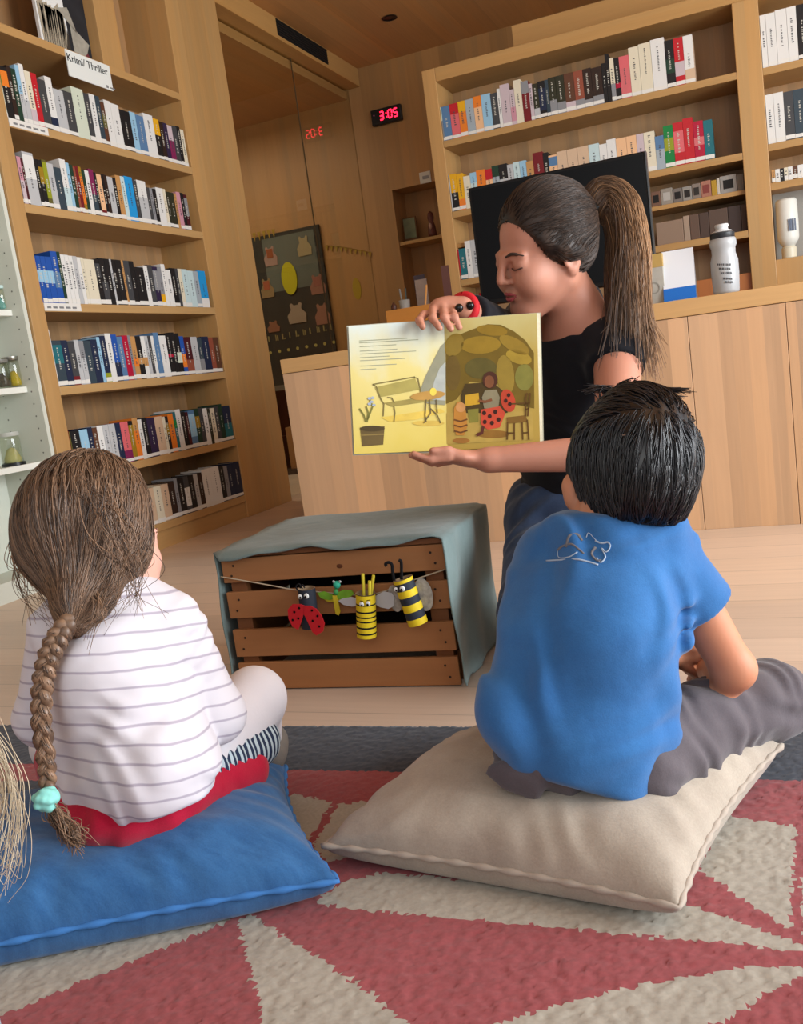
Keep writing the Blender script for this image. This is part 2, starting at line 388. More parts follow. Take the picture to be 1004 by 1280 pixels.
def book(loc, rz, t, h, d, col, band, label, group, sticker=True, tilt=0., marks=True):
    "local x = thickness, y = depth into the shelf, z = up; the spine is at y = 0"
    mats = [bm_(col)]
    mb = MB(); g = .0006; c = .0022
    mb.box(g, t-g, 0, .003, 0, h); mb.box(g, g+c, .003, d, 0, h); mb.box(t-g-c, t-g, .003, d, 0, h)
    if band:
        mats.append(bm_(band[0])); za, zb = band[1]
        mb.box(g-.0001, t-g+.0001, -.0005, .002, h*za, h*zb, 1)
    if marks and t > .009:
        mk = mat('title_light', '#B9B8AE', .6) if col in DARK else mat('title_dark', '#4A4A4E', .6)
        mats.append(mk); mi = len(mats)-1
        z = h*(.3+.1*rb.random()); top = h*(.62+.28*rb.random()); w = min(t*.5, .012)*(.55+.45*rb.random()); cx = t/2
        while z < top:
            L = .004+.006*rb.random()
            mb.box(cx-w/2, cx+w*(.1+.4*rb.random()), -.0008, .001, z, z+L*.55, mi); z += L*1.1
            if rb.random() < .12: z += .008
    o = mb.build('book', mats, loc=(0, 0, 0))
    o.location = loc; o.rotation_euler = (0, tilt, rz)
    tag(o, label, 'book', group)
    o['_d'] = 1; del o['_d']
    pg = MB().box(g+c, t-g-c, .003, d-.004, .003, h-.004).build('page_block', PAGES); pg.parent = o
    if sticker and rb.random() < .85:
        s = MB().box(g-.0002, t-g+.0002, -.0007, .0, .003+.002*rb.random(), .017+.006*rb.random()).build('call_number_label', STICK); s.parent = o; s['label'] = 'white shelf mark sticker at the foot of the spine'
    return o
def row(spec, start, fun, lo, hi, z, rz, where, group, depth=.135, clamp=(-9, 9)):
    "spec: tokens  right-pixel colour height [band colour@from-to]"
    prev = max(along(fun, start, lo, hi), clamp[0])
    toks = [q.strip().split() for q in spec.strip().split(',') if q.strip()]
    used = {}
    for i, q in enumerate(toks):
        e = min(along(fun, float(q[0]), lo, hi), clamp[1]); e = max(e, prev+.007); col = q[1]; h = float(q[2])
        band = None
        if len(q) > 3:
            bc, rg = q[3].split('@'); za, zb = rg.split('-'); band = (bc, (float(za), float(zb)))
        t = abs(e-prev)
        p = fun(prev); thick = 'thick' if t > .04 else 'slim' if t < .018 else ''
        ht = 'tall ' if h >= .225 else 'low ' if h <= .175 else ''
        label = ' '.join((ht+thick+' '+CWORD[col]+' book').split())+(' with %s band' % CWORD[band[0]] if band else '')+', %s from left, %s' % (ORD[i], where)
        book(p, rz, t, h, depth-rb.random()*.01, col, band, label, group)
        prev = e
# ------------------------------------------------------------ left bookcase
Y0, Y1, Y2 = 3.022, 4.297, 4.81
ZS = dict(A=2.228, B=1.857, C=1.527, D=1.132, E=.789, F=.42, G=.106)
XK = -2.99
T = thing('bookcase', 'tall oak bookcase on the left filled with six rows of paperbacks', 'bookcase', (XB, 3.8, 0))
MB().box(XK, XB, Y0-.085, Y0, 0, CZ-.002).build('side_panel', OAK, T, bevel=.002)
MB().box(XK, XB, Y1, Y2, 0, CZ-.002).build('end_panel', OAK, T, bevel=.002)
MB().box(XK, XK+.012, Y0, Y1, 0, CZ-.002).build('back_panel', OAKB, T)
MB().box(XK+.012, XB-.012, Y0, Y1, 0, ZS['G']-.017).build('plinth', OAKS, T)
for k_ in 'ABCDEFG':
    MB().box(XK+.012, XB, Y0, Y1, ZS[k_]-.018, ZS[k_]+.018).build('shelf', OAKS, T, bevel=.002)
dv0 = vx(131, 82).y; dv1 = vx(158, 93).y
MB().box(XK+.012, XB-.004, dv0, dv1, ZS['A']+.018, CZ-.002).build('divider', OAK, T, bevel=.002)
XS = XB-.006
rows = [
 ('B', 4, 'left bookcase top row', """10.5 palegreen .235 green@0.5-0.8, 19.5 black .2 orange@0.62-0.92, 25 darkbrown .21 maroon@0-0.12, 31 darkgreen .205, 36 lightblue .225 lightgrey@0-0.5, 42 white .235 lightgrey@0-0.4, 49.5 cream .215 mauve@0-0.3,
 57 red .215, 67 darkgrey .2, 75.5 white .22 navy@0.1-0.25, 88 lightgrey .18, 99 darkgrey .185, 114 palegreen .215, 121 darkgrey .205, 128 white .21, 134 slate .21, 139 brown .19 olive@0.4-0.7,
 147 white .205, 157 white .2, 170 black .185, 177 lightblue .19, 187 steelblue .185, 199 white .205, 206 black .195 yellow@0.6-1, 211 darkbrown .19, 216 purple .19, 222 mauve .185 magenta@0.1-0.6, 228 darkgrey .19, 232 black .195, 236.5 cream .185"""),
 ('C', 27.5, 'left bookcase second row', """31 darkgrey .185, 36 pink .185 mauve@0-0.5, 39 maroon .18, 52.5 lightgrey .21 white@0.5-0.95, 57 black .19, 62.5 black .19 gold@0.5-0.85, 68 olive .195 lime@0.2-0.95, 76 lightgrey .185, 85 slate .175, 92.5 white .215 paleblue@0-0.45, 96.5 lightblue .205,
 101 darkgreen .2, 103.8 rust .195, 107.5 darkred .2, 111 gold .2 orange@0.2-0.8, 115 darkgreen .19, 120 white .19, 126 magenta .2 slate@0-0.45, 129 black .19, 135 peach .185 darkred@0-0.15, 138 black .19, 142 darkbrown .19, 149 lightgrey .185, 153 black .185, 159 tan .2,
 164 paleblue .2, 174 brightblue .205, 179 darkgrey .195, 190 white .2 lightgrey@0-0.6, 194 darkgrey .175, 197.5 grey .175, 202 black .175, 210.5 white .185, 214 cream .185, 218 darkolive .175, 224 darkolive .175, 227 tan .175, 232 pink .185, 236 black .185, 240 maroon .18 grey@0.4-0.9"""),
 ('D', 50, 'left bookcase third row', """55 blue .19 lightblue@0.45-0.7, 60.5 blue .19 lightblue@0.45-0.7, 66.5 blue .19 lightblue@0.43-0.7, 74 blue .19 lightblue@0.43-0.7, 82 blue .215 steelblue@0.3-0.6, 86 darkgreen .215, 91 white .205, 96 white .205, 101 white .203, 106 lightgrey .203, 110.5 white .2, 114 cream .2, 127 cream .195,
 133 black .2 darkgrey@0.6-0.9, 140 black .205 darkgrey@0.1-0.5, 146 black .205, 148.5 lightgrey .205, 153 black .205, 160.5 black .205, 163 tan .205, 170 darkgrey .205, 176 black .205, 187 black .18, 192 white .19, 198 darkgrey .195, 204 purple .19 grey@0.4-0.9, 209 grey .19 yellow@0-0.3, 214 white .205,
 220 white .18, 226 black .19, 229.5 darkgrey .19, 234 cream .19, 241 paleblue .19, 248 paleblue .185, 254 greyblue .185, 263 brightblue .19 white@0-0.25"""),
 ('E', 71.5, 'left bookcase fourth row', """74 white .235, 86 slate .19 teal@0.5-0.9, 94 navy .19, 102 darkgrey .185 darkred@0-0.2, 107.5 lightgrey .19, 113.5 grey .185 lightgrey@0-0.6, 122 slate .185, 130 navy .19, 134 lightblue .2, 141 navy .205 lime@0-0.2, 148 white .215, 155 blue .21 navy@0-0.4, 161.5 steelblue .2, 168.5 crimson .205, 171.5 grey .205,
 177.5 tan .2 orange@0.3-0.5, 184 black .2 tan@0.35-0.5, 189 white .2 tan@0.3-0.5, 193 lightgrey .2, 196.5 darkgrey .2, 200 white .2, 206.5 steelblue .215, 215 white .2, 221 black .21 crimson@0.45-0.52, 226 black .215, 231.5 black .21 palegreen@0.3-0.55, 236.5 blue .195 orange@0.2-0.55, 245 maroon .19 rust@0.05-0.4, 253 lightgrey .19, 258.5 slate .185 grey@0-0.4, 267 navy .19, 272.5 rust .185, 279 brown .185"""),
 ('F', 87.5, 'left bookcase fifth row', """91.5 darkred .185, 97 olive .18, 108 black .18 red@0.15-0.25, 118 navy .18 lightblue@0.5-1, 124 navy .185 grey@0.3-0.5, 130 brown .18, 137 white .185, 144 lightgrey .185, 152 lightgrey .185, 158.5 navy .185, 168 coral .185 magenta@0-0.3, 173.5 black .185 gold@0.1-0.9, 180 orange .195 tan@0.7-1, 185 white .185, 191 black .19, 200.5 purple .185,
 210 beige .185, 213.5 cream .18, 217 black .18 gold@0.5-0.8, 223.5 orange .19, 227 teal .195 green@0.6-0.8, 233 white .205, 238.5 black .19, 242 maroon .185, 249.5 steelblue .19 lightblue@0.3-0.9, 255 darkgreen .195 gold@0.5-0.8, 260 darkgrey .195, 265.5 white .19, 269 darkolive .185, 274 cream .185, 279 darkgrey .19, 284 darkgreen .2, 293 teal .185 navy@0.5-1"""),
 ('G', 178, 'left bookcase lowest row', """184 darkgrey .18, 191 beige .18, 199 beige .175, 208 cream .175, 217 beige .175, 224.5 darkbrown .18, 228.5 grey .19, 236 black .185, 242 darkgrey .185 white@0.2-0.7, 248.5 black .185, 253.5 lightgrey .185, 259 darkbrown .185, 269 white .195, 280 white .195, 285.5 black .19, 290 grey .185, 296 navy .185, 306 navy .19"""),
]
for k_, st, where, spec in rows:
    z = ZS[k_]+.0185
    row(spec, st, lambda m, z=z: Vector((XS, m, z)), Y0-.4, Y1+.3, z, PI/2, where, 'paperbacks on the left bookcase', clamp=(Y0+.002, Y1-.002))
# black folder lying behind the white books of the third row
ya, yb = vx(88, 320).y, vx(118, 320).y
MBf = MB().box(XB-.26, XB-.16, ya, yb, ZS['D']+.0185, ZS['D']+.245)
tag(MBf.build('ring_binder', mat('folder_black', '#16130F', .5), loc=(XB-.2, ya, ZS['D']+.018), bevel=.004), 'black binder standing behind the white books in the third row of left bookcase', 'binder')
# shelf strips
for k_, a, b in (('B', 9, 60), ('D', 52, 101)):
    z = ZS[k_]; f = lambda m: Vector((XB, m, z))
    y0, y1 = along(f, a, 2.5, 5), along(f, b, 2.5, 5)
    t = MB().box(XB-.001, XB+.002, max(y0, Y0), y1, z-.014, z+.018).build('shelf_strip', STICK, loc=(XB, y0, z))
    tag(t, 'white label strip on the edge of the %s bookcase shelf' % ('topmost filled' if k_ == 'B' else 'third filled'), 'label strip')
    mb = MB(); y = y0+.03; r_ = random.Random(5)
    while y < y1-.03:
        L = .01+.02*r_.random(); mb.box(XB+.002, XB+.0026, y, y+L, z-.004, z+.004); y += L+.012
    mb.build('print_marks', mat('print_grey', '#77797A', .7), t)
# Krimi / Thriller sign and the picture display above it
p0, p1, p2, p3 = vx(80, 61), vx(136, 86), vx(140, 113), vx(84, 94)
zc = (p0.z+p3.z)/2; hh = (p0.z-p3.z)
XL = XB+.004
t = thing('shelf_sign', 'white sign reading Krimi/ Thriller hanging on the top shelf edge', 'sign', (XL, (p0.y+p1.y)/2, zc-hh/2))
yc = (p0.y+p1.y)/2; hw = (p1.y-p0.y)/2
MB().box(XB, XL, yc-hw, yc+hw, zc-hh/2, zc+hh/2).build('card', mat('sign_card', '#DBE0DC', .6), t)
text('Krimi/ Thriller', 'lettering', .046, INK, t, (XL+.001, yc-.01, zc+.022), (0, 1, 0), (0, 0, 1))
MB().box(XL, XL+.001, yc+.1, yc+.115, zc-.05, zc-.038).box(XL, XL+.001, yc+.125, yc+.16, zc-.048, zc-.042).build('logo', mat('print_grey', '#77797A'), t)
q0, q1 = vx(66, 45).y, vx(131, 78).y-.006
zA = ZS['A']+.018
t = thing('picture_display', 'standing display print showing stacked newspapers above the Krimi sign', 'display', (XB-.05, (q0+q1)/2, zA))
MB().box(XB-.075, XB-.06, q0, q1, zA, zA+.42).build('board', PAPER, t)
xf = XB-.0595
ym = q0+(q1-q0)*.56
MB().box(xf-.001, xf, ym, q1, zA, zA+.42).build('dark_photo', mat('photo_dark', '#23252A', .6, .3, .35, 14), t)
mb = MB(); r_ = random.Random(2)
for i in range(11):
    y = q0+.015+i*(ym-q0-.02)/11; mb.prism([(xf, y, zA+.012), (xf, y+.011, zA+.01), (xf, y+.004+.03*r_.random(), zA+.17+.05*r_.random()), (xf, y-.008, zA+.19)], (.002, 0, 0))
mb.build('paper_stack', mat('newsprint', '#A49A86', .8, .2, .25, 60), t)
mb = MB()
for i in range(10):
    y = q0+.02+i*(ym-q0-.02)/11; mb.prism([(xf+.002, y, zA+.02), (xf+.002, y+.003, zA+.02), (xf+.002, y+.006, zA+.15), (xf+.002, y+.003, zA+.15)], (.0006, 0, 0))
mb.prism([(xf+.002, ym-.03, zA+.02), (xf+.002, ym+.0, zA+.0), (xf+.002, ym-.005, zA+.12)], (.0006, 0, 0))
mb.build('paper_shadow_gaps', mat('news_gap', '#39332C', .8), t)
mb = MB().prism([(xf+.001, ym+.02, zA+.01), (xf+.001, q1-.06, zA+.0), (xf+.001, q1-.01, zA+.09), (xf+.001, ym+.02, zA+.15)], (.0015, 0, 0)).prism([(xf+.001, ym-.05, zA+.2), (xf+.001, ym+.06, zA+.12), (xf+.001, ym+.02, zA+.22)], (.0015, 0, 0))
mb.build('paper_sheet', mat('news_sheet', '#9C988C', .8, .2, .15, 40), t)
MB().prism([(xf+.001, q1-.09, zA), (xf+.001, q1-.002, zA), (xf+.001, q1-.03, zA+.05)], (.002, 0, 0)).build('red_corner', mat('photo_red', '#6A2A34', .7), t)
MB().prism([(xf+.001, q0+.09, zA+.3), (xf+.001, q0+.15, zA+.29), (xf+.001, q0+.14, zA+.31)], (.002, 0, 0)).build('mouth_print', mat('photo_brown', '#7A4A3C', .7), t)
# ------------------------------------------------------------ white cabinet left of it
YP = Y0-.087
T = thing('display_cabinet', 'white open display cabinet with pin holes left of the oak bookcase', 'cabinet', (-2.85, 2.3, 0))
MB().box(XK, XB-.012, YP-.02, YP, 0, 2.6).build('side_panel', WHITE, T)
MB().box(XK, XK+.01, 1.3, YP-.02, 0, 2.6).build('back_panel', WHITE, T)
MB().box(XK+.01, XB-.08, 1.3, YP-.02, 0, .08).build('plinth', WHITE, T)
zz = []
for i, (x, y) in enumerate(((18, 289), (30, 384), (52, 480), (74, 574))):
    z = at(x, y, 'Y', YP-.02).z; zz.append(z)
    MB().box(XK+.01, XB-.07, 1.3, YP-.02, z-.024, z).build('shelf', mat('white_shelf', '#DFE2DA', .45), T, bevel=.001)
mb = MB()
for xh in (XB-.05, XB-.2):
    for i in range(40): mb.lathe([(.0004, 0), (.0035, 0), (.0035, .0006), (.0004, .0006)], (xh, YP-.02, .45+i*.05), 8, axis=(0, -1, 0), caps=False)
mb.build('pin_holes', mat('hole_grey', '#6B6F68', .8), T)
def jar(pxx, shelf, r, h, label, fill, lidc, name='glass_jar', basec=None):
    z = zz[shelf]; f = lambda m: Vector((XB-.12, m, z)); y = along(f, pxx, 1.5, 3.2)
    t = thing(name, label, 'jar', (XB-.12, y, z)); c = (XB-.12, y, z)
    MB().lathe([(r*.9, .001), (r, .006), (r, h*.8), (r*.9, h*.9), (r*.86, h*.9), (r*.95, h*.78), (r*.95, .01)], c, 20, caps=False).build('glass', GLASS, t, smooth=True)
    MB().lathe([(.001, .008), (r*.8, .01), (r*.85, h*.2), (r*.4, h*.5), (.002, h*.55)], c, 16).build('filling', fill, t, smooth=True)
    MB().lathe([(r*.95, h*.88), (r, h*.9), (r, h), (.001, h)], c, 20).build('lid', lidc, t, smooth='auto')
    if basec: MB().lathe([(r*1.15, 0), (r*1.15, .012), (r, .014)], c, 20).build('base', basec, t, smooth='auto')
jar(20, 2, .035, .125, 'metal lidded jar with yellow filling on the second lowest white shelf', mat('filling_yellow', '#B9A22A', .7), mat('lid_silver', '#8C8A80', .3, metal=.8))
jar(5, 2, .035, .115, 'dark grey jar at the left edge of the second lowest white shelf', mat('filling_dark', '#4B463E', .7), mat('lid_grey', '#74746E', .4))
jar(18, 3, .04, .135, 'clear glass jar with yellow filling and black base on lowest white shelf', mat('filling_pale', '#B3B07A', .7), mat('lid_clear', '#B4B8B0', .3), basec=BLACK)
jar(3, 1, .03, .1, 'pale teal jar on the white shelf beside the third book row', mat('filling_teal', '#6BA7A8', .6), mat('lid_teal', '#B4CFCB', .4))
f = lambda m: Vector((XB-.11, m, zz[2])); y = along(f, 45, 1.5, 3.2)
tag(MB().lathe([(.012, 0), (.02, .006), (.021, .018), (.014, .028), (.002, .03)], (XB-.11, y, zz[2]), 14).build('acorn_cap', mat('nut_brown', '#6E4A30', .7, .2, .2, 60), loc=(XB-.11, y, zz[2]), smooth=True), 'small brown nut on the second lowest white shelf, beside the oak upright', 'nut')
# ------------------------------------------------------------ right bookcase
YC = 4.97; XC0 = -1.6; XC1 = 1.5; ZT = 2.252
T = thing('bookcase', 'wide oak bookcase behind the service desk, with fiction rows', 'bookcase', (-.3, YC, 0))
P0, P1 = -.0255, .091
MB().box(XC0, XC0+.075, YC, YC+.3, 0, ZT).build('side_panel', OAK, T, bevel=.003)
MB().box(XC0+.075, XC1, YC, YC+.3, ZT-.07, ZT).build('top_panel', OAKX, T, bevel=.003)
MB().box(XC0+.075, XC1, YC+.285, YC+.3, 0, ZT-.07).build('back_panel', OAKB, T)
MB().box(XC0+.45, XC1, YC+.3, YC+.33, 0, ZT+.2).build('rear_fascia', wood('oak_fascia', '#B58F5B', 'x', .5, .04), T)
MB().box(P0, P1, YC-.002, YC+.285, 0, ZT-.07).build('upright', OAK, T, bevel=.003)
Z1, Z2, Z3 = 1.842+.032, 1.489+.012, 1.121+.012
Z2b = at(931, 238, 'Y', YC).z+.008
for z, th, yy in ((Z1, .034, YC), (Z2, .034, YC), (Z2b, .022, YC+.03), (Z3, .034, YC)):
    MB().box(XC0+.075, P0, yy, YC+.285, z-th, z).build('shelf', OAKX, T, bevel=.002)
R1, R2, R3 = at(954, 85, 'Y', YC).z, at(962, 180, 'Y', YC).z, at(965, 229, 'Y', YC).z
R4 = at(985, 323, 'Y', YC+.05).z
for z in (R1, R2, R3): MB().box(P1, XC1, YC, YC+.285, z-.034, z).build('shelf', OAKX, T, bevel=.002)
MB().box(P1, XC1, YC+.02, YC+.27, 0, R4).build('lower_cupboard', OAK, T, bevel=.002)
MB().box(XC0+.075, P0, YC+.02, YC+.27, 0, .93).build('lower_cupboard', wood('oak_warm', '#A8693A', 'z', .2, .06), T, bevel=.002)
ys = YC+.008
rowsR = [
 (Z1, 549, 'right bookcase upper row', """556.5 palegreen .175 grey@0-0.6, 566.5 steelblue .175, 577 coral .178 red@0.7-1, 586 orange .18 yellow@0.7-1, 596 greyblue .18, 606 peach .185 orange@0.7-1, 617.5 lightblue .185, 626 darkgrey .18, 630 white .195, 641 mauve .21, 647 mauve .175 pink@0.1-0.5, 656 cream .215, 665 darkred .2 grey@0.7-1, 669.5 mauve .18, 676.5 darkolive .175 lightgrey@0.1-0.3,
 685 black .18 navy@0.2-0.8, 689.5 slate .18, 698.5 darkolive .185 grey@0-0.4, 709 darkolive .185 grey@0-0.3, 721 brown .185 mauve@0-0.25, 732.5 rust .185 grey@0-0.25, 743 darkbrown .185 grey@0-0.2, 756 darkbrown .18 grey@0-0.25, 761 black .19, 766 black .23, 771.5 grey .205 cream@0.4-1, 778 black .2 crimson@0.28-0.4, 790.5 salmon .2 coral@0.7-1, 803 cream .23, 818 cream .235, 835 white .24, 846 black .22 darkgreen@0.3-0.6, 858 red .22 mauve@0.2-0.5, 870 beige .22 white@0.3-1"""),
 (Z2, 560, 'right bookcase lower row', """567 lightgrey .195, 575.5 black .195 yellow@0.5-1, 583.5 yellow .19 orange@0-0.3, 592 cream .17, 600 paleblue .18 lightblue@0.7-1, 611 orange .185, 619.5 peach .18 red@0.7-1, 628 greyblue .19 darkgreen@0.7-1, 638.5 black .19 lightgrey@0.3-0.6, 646 lightgrey .18, 654 paleblue .185, 662 lightblue .185, 671 tan .175, 683.5 darkred .21, 690 black .2, 700.5 peach .18 steelblue@0.7-0.95,
 713 beige .19, 726 beige .19, 740 beige .19, 753 paleblue .19, 762.5 white .18, 774 white .195, 787 peach .19, 799.5 peach .19, 808.5 mauve .19, 822 cream .19, 833 greyblue .16 steelblue@0.6-1, 845 green .2 lime@0.4-0.7, 857.5 red .205 coral@0.3-0.8, 870 red .215, 882.5 crimson .19 salmon@0.4-0.6, 894 teal .185"""),
 (Z3, 570, 'right bookcase beside monitor', """577 red .165, 586 teal .165, 593 white .2, 602 lightgrey .2"""),
]
for z, st, where, spec in rowsR:
    row(spec, st, lambda m, z=z: Vector((m, ys, z+.001)), XC0, P0+.2, z, 0, where, 'fiction on the right bookcase', clamp=(XC0+.077, P0-.002))
for z, st, where, spec in ((R1, 952, 'top row right of the bookcase upright', "961 white .235, 973 white .235, 987 white .24, 999 white .24, 1012 black .24"), (R2, 958.5, 'second row right of the bookcase upright', "970.5 white .225, 983 white .225, 995 darkgrey .22, 1010 slate .22")):
    row(spec, st, lambda m, z=z: Vector((m, ys, z+.001)), P1-.1, XC1, z, 0, where, 'books right of the bookcase upright', clamp=(P1+.002, 9))
row("970 tan .06, 976 white .06, 981 black .06, 986 cream .06, 992 white .06, 998 brown .06, 1006 white .06", 965.5, lambda m: Vector((m, ys, R3+.001)), P1-.1, XC1, R3, 0, 'row of low booklets right of the bookcase upright', 'low booklets right of the upright', depth=.1)
# small boxes on the thin shelf and file boxes below it
def boxrow(spec, start, z, yy, where, cat, group, d=.12):
    f = lambda m: Vector((m, yy, z)); prev = along(f, start, XC0, P0+.2)
    for i, q in enumerate(spec.split(',')):
        a, hx, h, wd, tabc = q.split(); e = along(f, float(a), XC0, P0+.2); h = float(h)
        c = Vector(((prev+e)/2, yy, z))
        t = MB().box(prev+.001, e-.001, yy, yy+d, z+.0005, z+h).build('storage_box', mat('shelf_box_'+hx[1:], hx, .7), loc=c, bevel=.002)
        tag(t, '%s, %s from left, %s' % (wd.replace('_', ' '), ORD[i], where), cat, group)
        if tabc != '-':
            MB().box(c.x-(e-prev)*.3, c.x+(e-prev)*.3, yy-.001, yy, z+h*.25, z+h*.75).build('box_label', mat('box_tab_'+tabc[1:], tabc, .7), t)
        prev = e
boxrow("827 #6E5040 .075 small_brown_box #171310,842 #8B8378 .08 small_grey_box #A9A49C,854 #6E6660 .07 small_grey_box #1A1716,866 #8A857E .07 small_grey_box #241F1D,877 #7C7066 .075 small_taupe_box #2C2723,890 #9C6A58 .08 small_pink_box #7A3A34,897 #A8842A .075 small_yellow_box -,901 #B8B0A4 .08 slim_white_box -,922 #8E8A84 .085 small_grey_box #14110F,931 #77726C .08 small_grey_box -", 815, Z2b, YC+.045, 'thin shelf right of the monitor', 'box', 'small boxes on the thin shelf')
boxrow("856 #8A7462 .115 wide_beige_file_box -,864 #9A8674 .125 slim_beige_file_box -,876 #5E4A3E .125 brown_file_box -,888 #4A3A32 .125 dark_brown_file_box -,912 #55443A .13 wide_brown_file_box -,928 #3A2E2A .13 dark_file_box -,937 #463833 .13 dark_grey_file_box -", 822, Z3, YC+.03, 'shelf above the water bottle', 'file box', 'file boxes above the desk bottle')
c = at(597, 365, 'Y', YC+.05)
tag(MB().lathe([(.02, 0), (.03, .02), (.03, .08), (.012, .1), (.012, .12)], (c.x+.01, YC+.08, .9301), 14).build('red_ornament', mat('ornament_red', '#A3141E', .4), loc=(c.x, YC+.08, .93), smooth=True), 'small red ornament on the cupboard left of the monitor', 'ornament')
# ------------------------------------------------------------ service desk
YD = 3.25; XD0 = -1.78; ZD = .789
T = thing('service_desk', 'long oak service desk with vertical plank front', 'desk', (-.3, YD, 0))
MB().box(XD0, 1.7, YD-.004, YD+.8, ZD-.056, ZD).build('desk_top', OAKT, T, bevel=.002)
sx = [at(868, 500, 'Y', YD).x, at(990, 500, 'Y', YD).x]
ed = [XD0, -.62]+sx+[1.7]
for a, b in zip(ed[:-1], ed[1:]): MB().box(a+.001, b-.001, YD, YD+.03, 0, ZD-.058).build('front_panel', OAKD, T, bevel=.001)
MB().box(XD0, XD0+.03, YD+.03, YD+.8, 0, ZD-.058).build('end_panel', OAKD, T)
MB().box(XD0+.03, 1.7, YD+.6, YD+.63, .1, ZD-.058).build('modesty_panel', OAKD, T)
c = at(482, 389, 'Y', 3.75); e = at(600, 374, 'Y', 3.75)
T = thing('desk_organiser', 'orange brown wooden organiser tray on the left of the service desk', 'organiser', (c.x, 3.75, ZD))
OR = wood('organiser_wood', '#B47A35', 'x', .5, .05)
MB().box(c.x, e.x, 3.75, 3.765, ZD, c.z).build('front_panel', OR, T)
MB().box(c.x, e.x, 3.765, 3.95, c.z-.02, c.z-.008).build('tray', OR, T)
MB().box(c.x, e.x, 3.95, 3.965, ZD, c.z).build('back_panel', OR, T)
for xx in (c.x, e.x-.012): MB().box(xx, xx+.012, 3.765, 3.95, ZD, c.z-.02).build('side_panel', OR, T)
zt = c.z-.0075
def ond(x, y0=3.85): return at(x, 380, 'Y', y0).x
x = ond(524); t = thing('photo_card', 'grey photo card standing on the desk organiser', 'card', (x, 3.9, zt))
MB().box(x-.025, x+.03, 3.9, 3.905, zt, zt+.13).build('card', mat('card_grey', '#8C7B70', .7, .2, .15, 30), t); MB().box(x-.03, x+.02, 3.906, 3.912, zt, zt+.15).build('backing', mat('card_dark', '#3C3238', .7), t)
x = ond(505); t = thing('pen_cup', 'small pale cup with pens on the desk organiser', 'cup', (x, 3.86, zt))
MB().lathe([(.022, 0), (.025, .05), (.023, .05), (.02, .004)], (x, 3.86, zt), 14, caps=False).build('cup', mat('cup_grey', '#8E8C86', .5), t, smooth=True)
for dx, hx in ((-.008, '#77736C'), (.006, '#3C4440')): MB().tube([(x+dx, 3.86, zt+.005), (x+dx*2, 3.86, zt+.1)], .004, 6).build('pen', mat('pen_'+hx[1:], hx, .5), t)
x = ond(536); t = MB().tube([(x, 3.8, zt), (x+.008, 3.83, zt+.095)], .0045, 6).build('pencil', mat('pencil_wood', '#C48A4C', .5), loc=(x, 3.8, zt)); tag(t, 'orange pencil standing behind the top of the picture book', 'pencil')
x = ond(493); tag(MB().lathe([(.012, 0), (.013, .03), (.004, .045)], (x, 3.84, zt), 10).build('stamp', mat('stamp_brown', '#4A2A1C', .5), loc=(x, 3.84, zt), smooth=True), 'small dark stamp on the left end of the desk organiser', 'stamp')
x = ond(556); t = thing('card_holder', 'pale mauve card on a stand behind the raised hand', 'card holder', (x, 3.9, zt))
MB().prism([(x-.05, 3.9, zt), (x+.03, 3.9, zt), (x+.03, 3.9, zt+.035)], (0, .03, 0)).build('stand', mat('holder_grey', '#A79688', .6), t); MB().box(x-.015, x+.02, 3.905, 3.91, zt+.01, zt+.17).build('card', mat('card_mauve', '#7C5A58', .7), t)
# monitor
YM = 3.72
a = at(585, 235, 'Y', YM); b = at(806, 189, 'Y', YM); cB = at(821, 338, 'Y', YM)
mz1 = (a.z+b.z)/2; mz0 = cB.z-.03; mx0, mx1 = a.x, (b.x+cB.x)/2
T = thing('monitor', 'large black flat screen monitor on the service desk', 'monitor', ((mx0+mx1)/2, YM, ZD))
MB().box(mx0, mx1, YM, YM+.045, mz0, mz1).build('housing', mat('monitor_black', '#0A0B0D', .5, .25), T, bevel=.005)
MB().box(mx0+.012, mx1-.012, YM-.002, YM, mz0+.02, mz1-.012).build('screen', mat('screen_black', '#050608', .3, .18), T)
MB().box(mx1-.003, mx1+.0015, YM-.003, YM+.04, mz0, mz1).build('side_edge', mat('monitor_edge', '#3C4144', .3, .5), T)
mc = (mx0+mx1)/2
MB().box(mc-.05, mc+.05, YM+.046, YM+.075, ZD+.012, mz0+.15).build('stand', BLACK, T, bevel=.004); MB().box(mc-.16, mc+.16, YM-.06, YM+.14, ZD+.0005, ZD+.012).build('foot', BLACK, T, bevel=.004)
# things on the desk near the front edge
YF = 3.32
a = at(806, 374, 'Y', YF); b = at(832, 370, 'Y', YF); h = at(805, 320, 'Y', YF).z
t = thing('carton', 'small grey and tan carton standing left of the white card', 'carton', (a.x, YF, ZD))
MB().box(a.x, b.x, YF, YF+.05, ZD+.0005, h).build('box', mat('carton_grey', '#A3A199', .7, .2, .1, 40), t, bevel=.002)
MB().box(a.x-.001, b.x+.001, YF-.001, YF+.051, h-.045, h+.001).build('lid', mat('carton_tan', '#A98C4E', .6), t, bevel=.002)
MB().lathe([(.016, 0), (.02, 0), (.02, .001), (.016, .001)], ((a.x+b.x)/2, YF-.0002, ZD+.055), 20, axis=(0, -1, 0), caps=False).build('printed_ring', mat('carton_ring', '#85837C', .7), t)
a = at(829, 370, 'Y', YF-.01); b = at(870, 364, 'Y', YF-.01); h = at(862, 309, 'Y', YF).z
t = thing('table_sign', 'white folded table card with blue stripe on the service desk', 'sign', ((a.x+b.x)/2, YF, ZD))
x0, x1 = a.x+.003, b.x
MB().prism([(x0, YF-.015, ZD+.0005), (x0, YF-.012, ZD+.0005), (x0, YF+.032, h), (x0, YF+.03, h+.001)], (x1-x0, 0, 0)).build('front_leaf', mat('card_white', '#D6DCE4', .6), t)
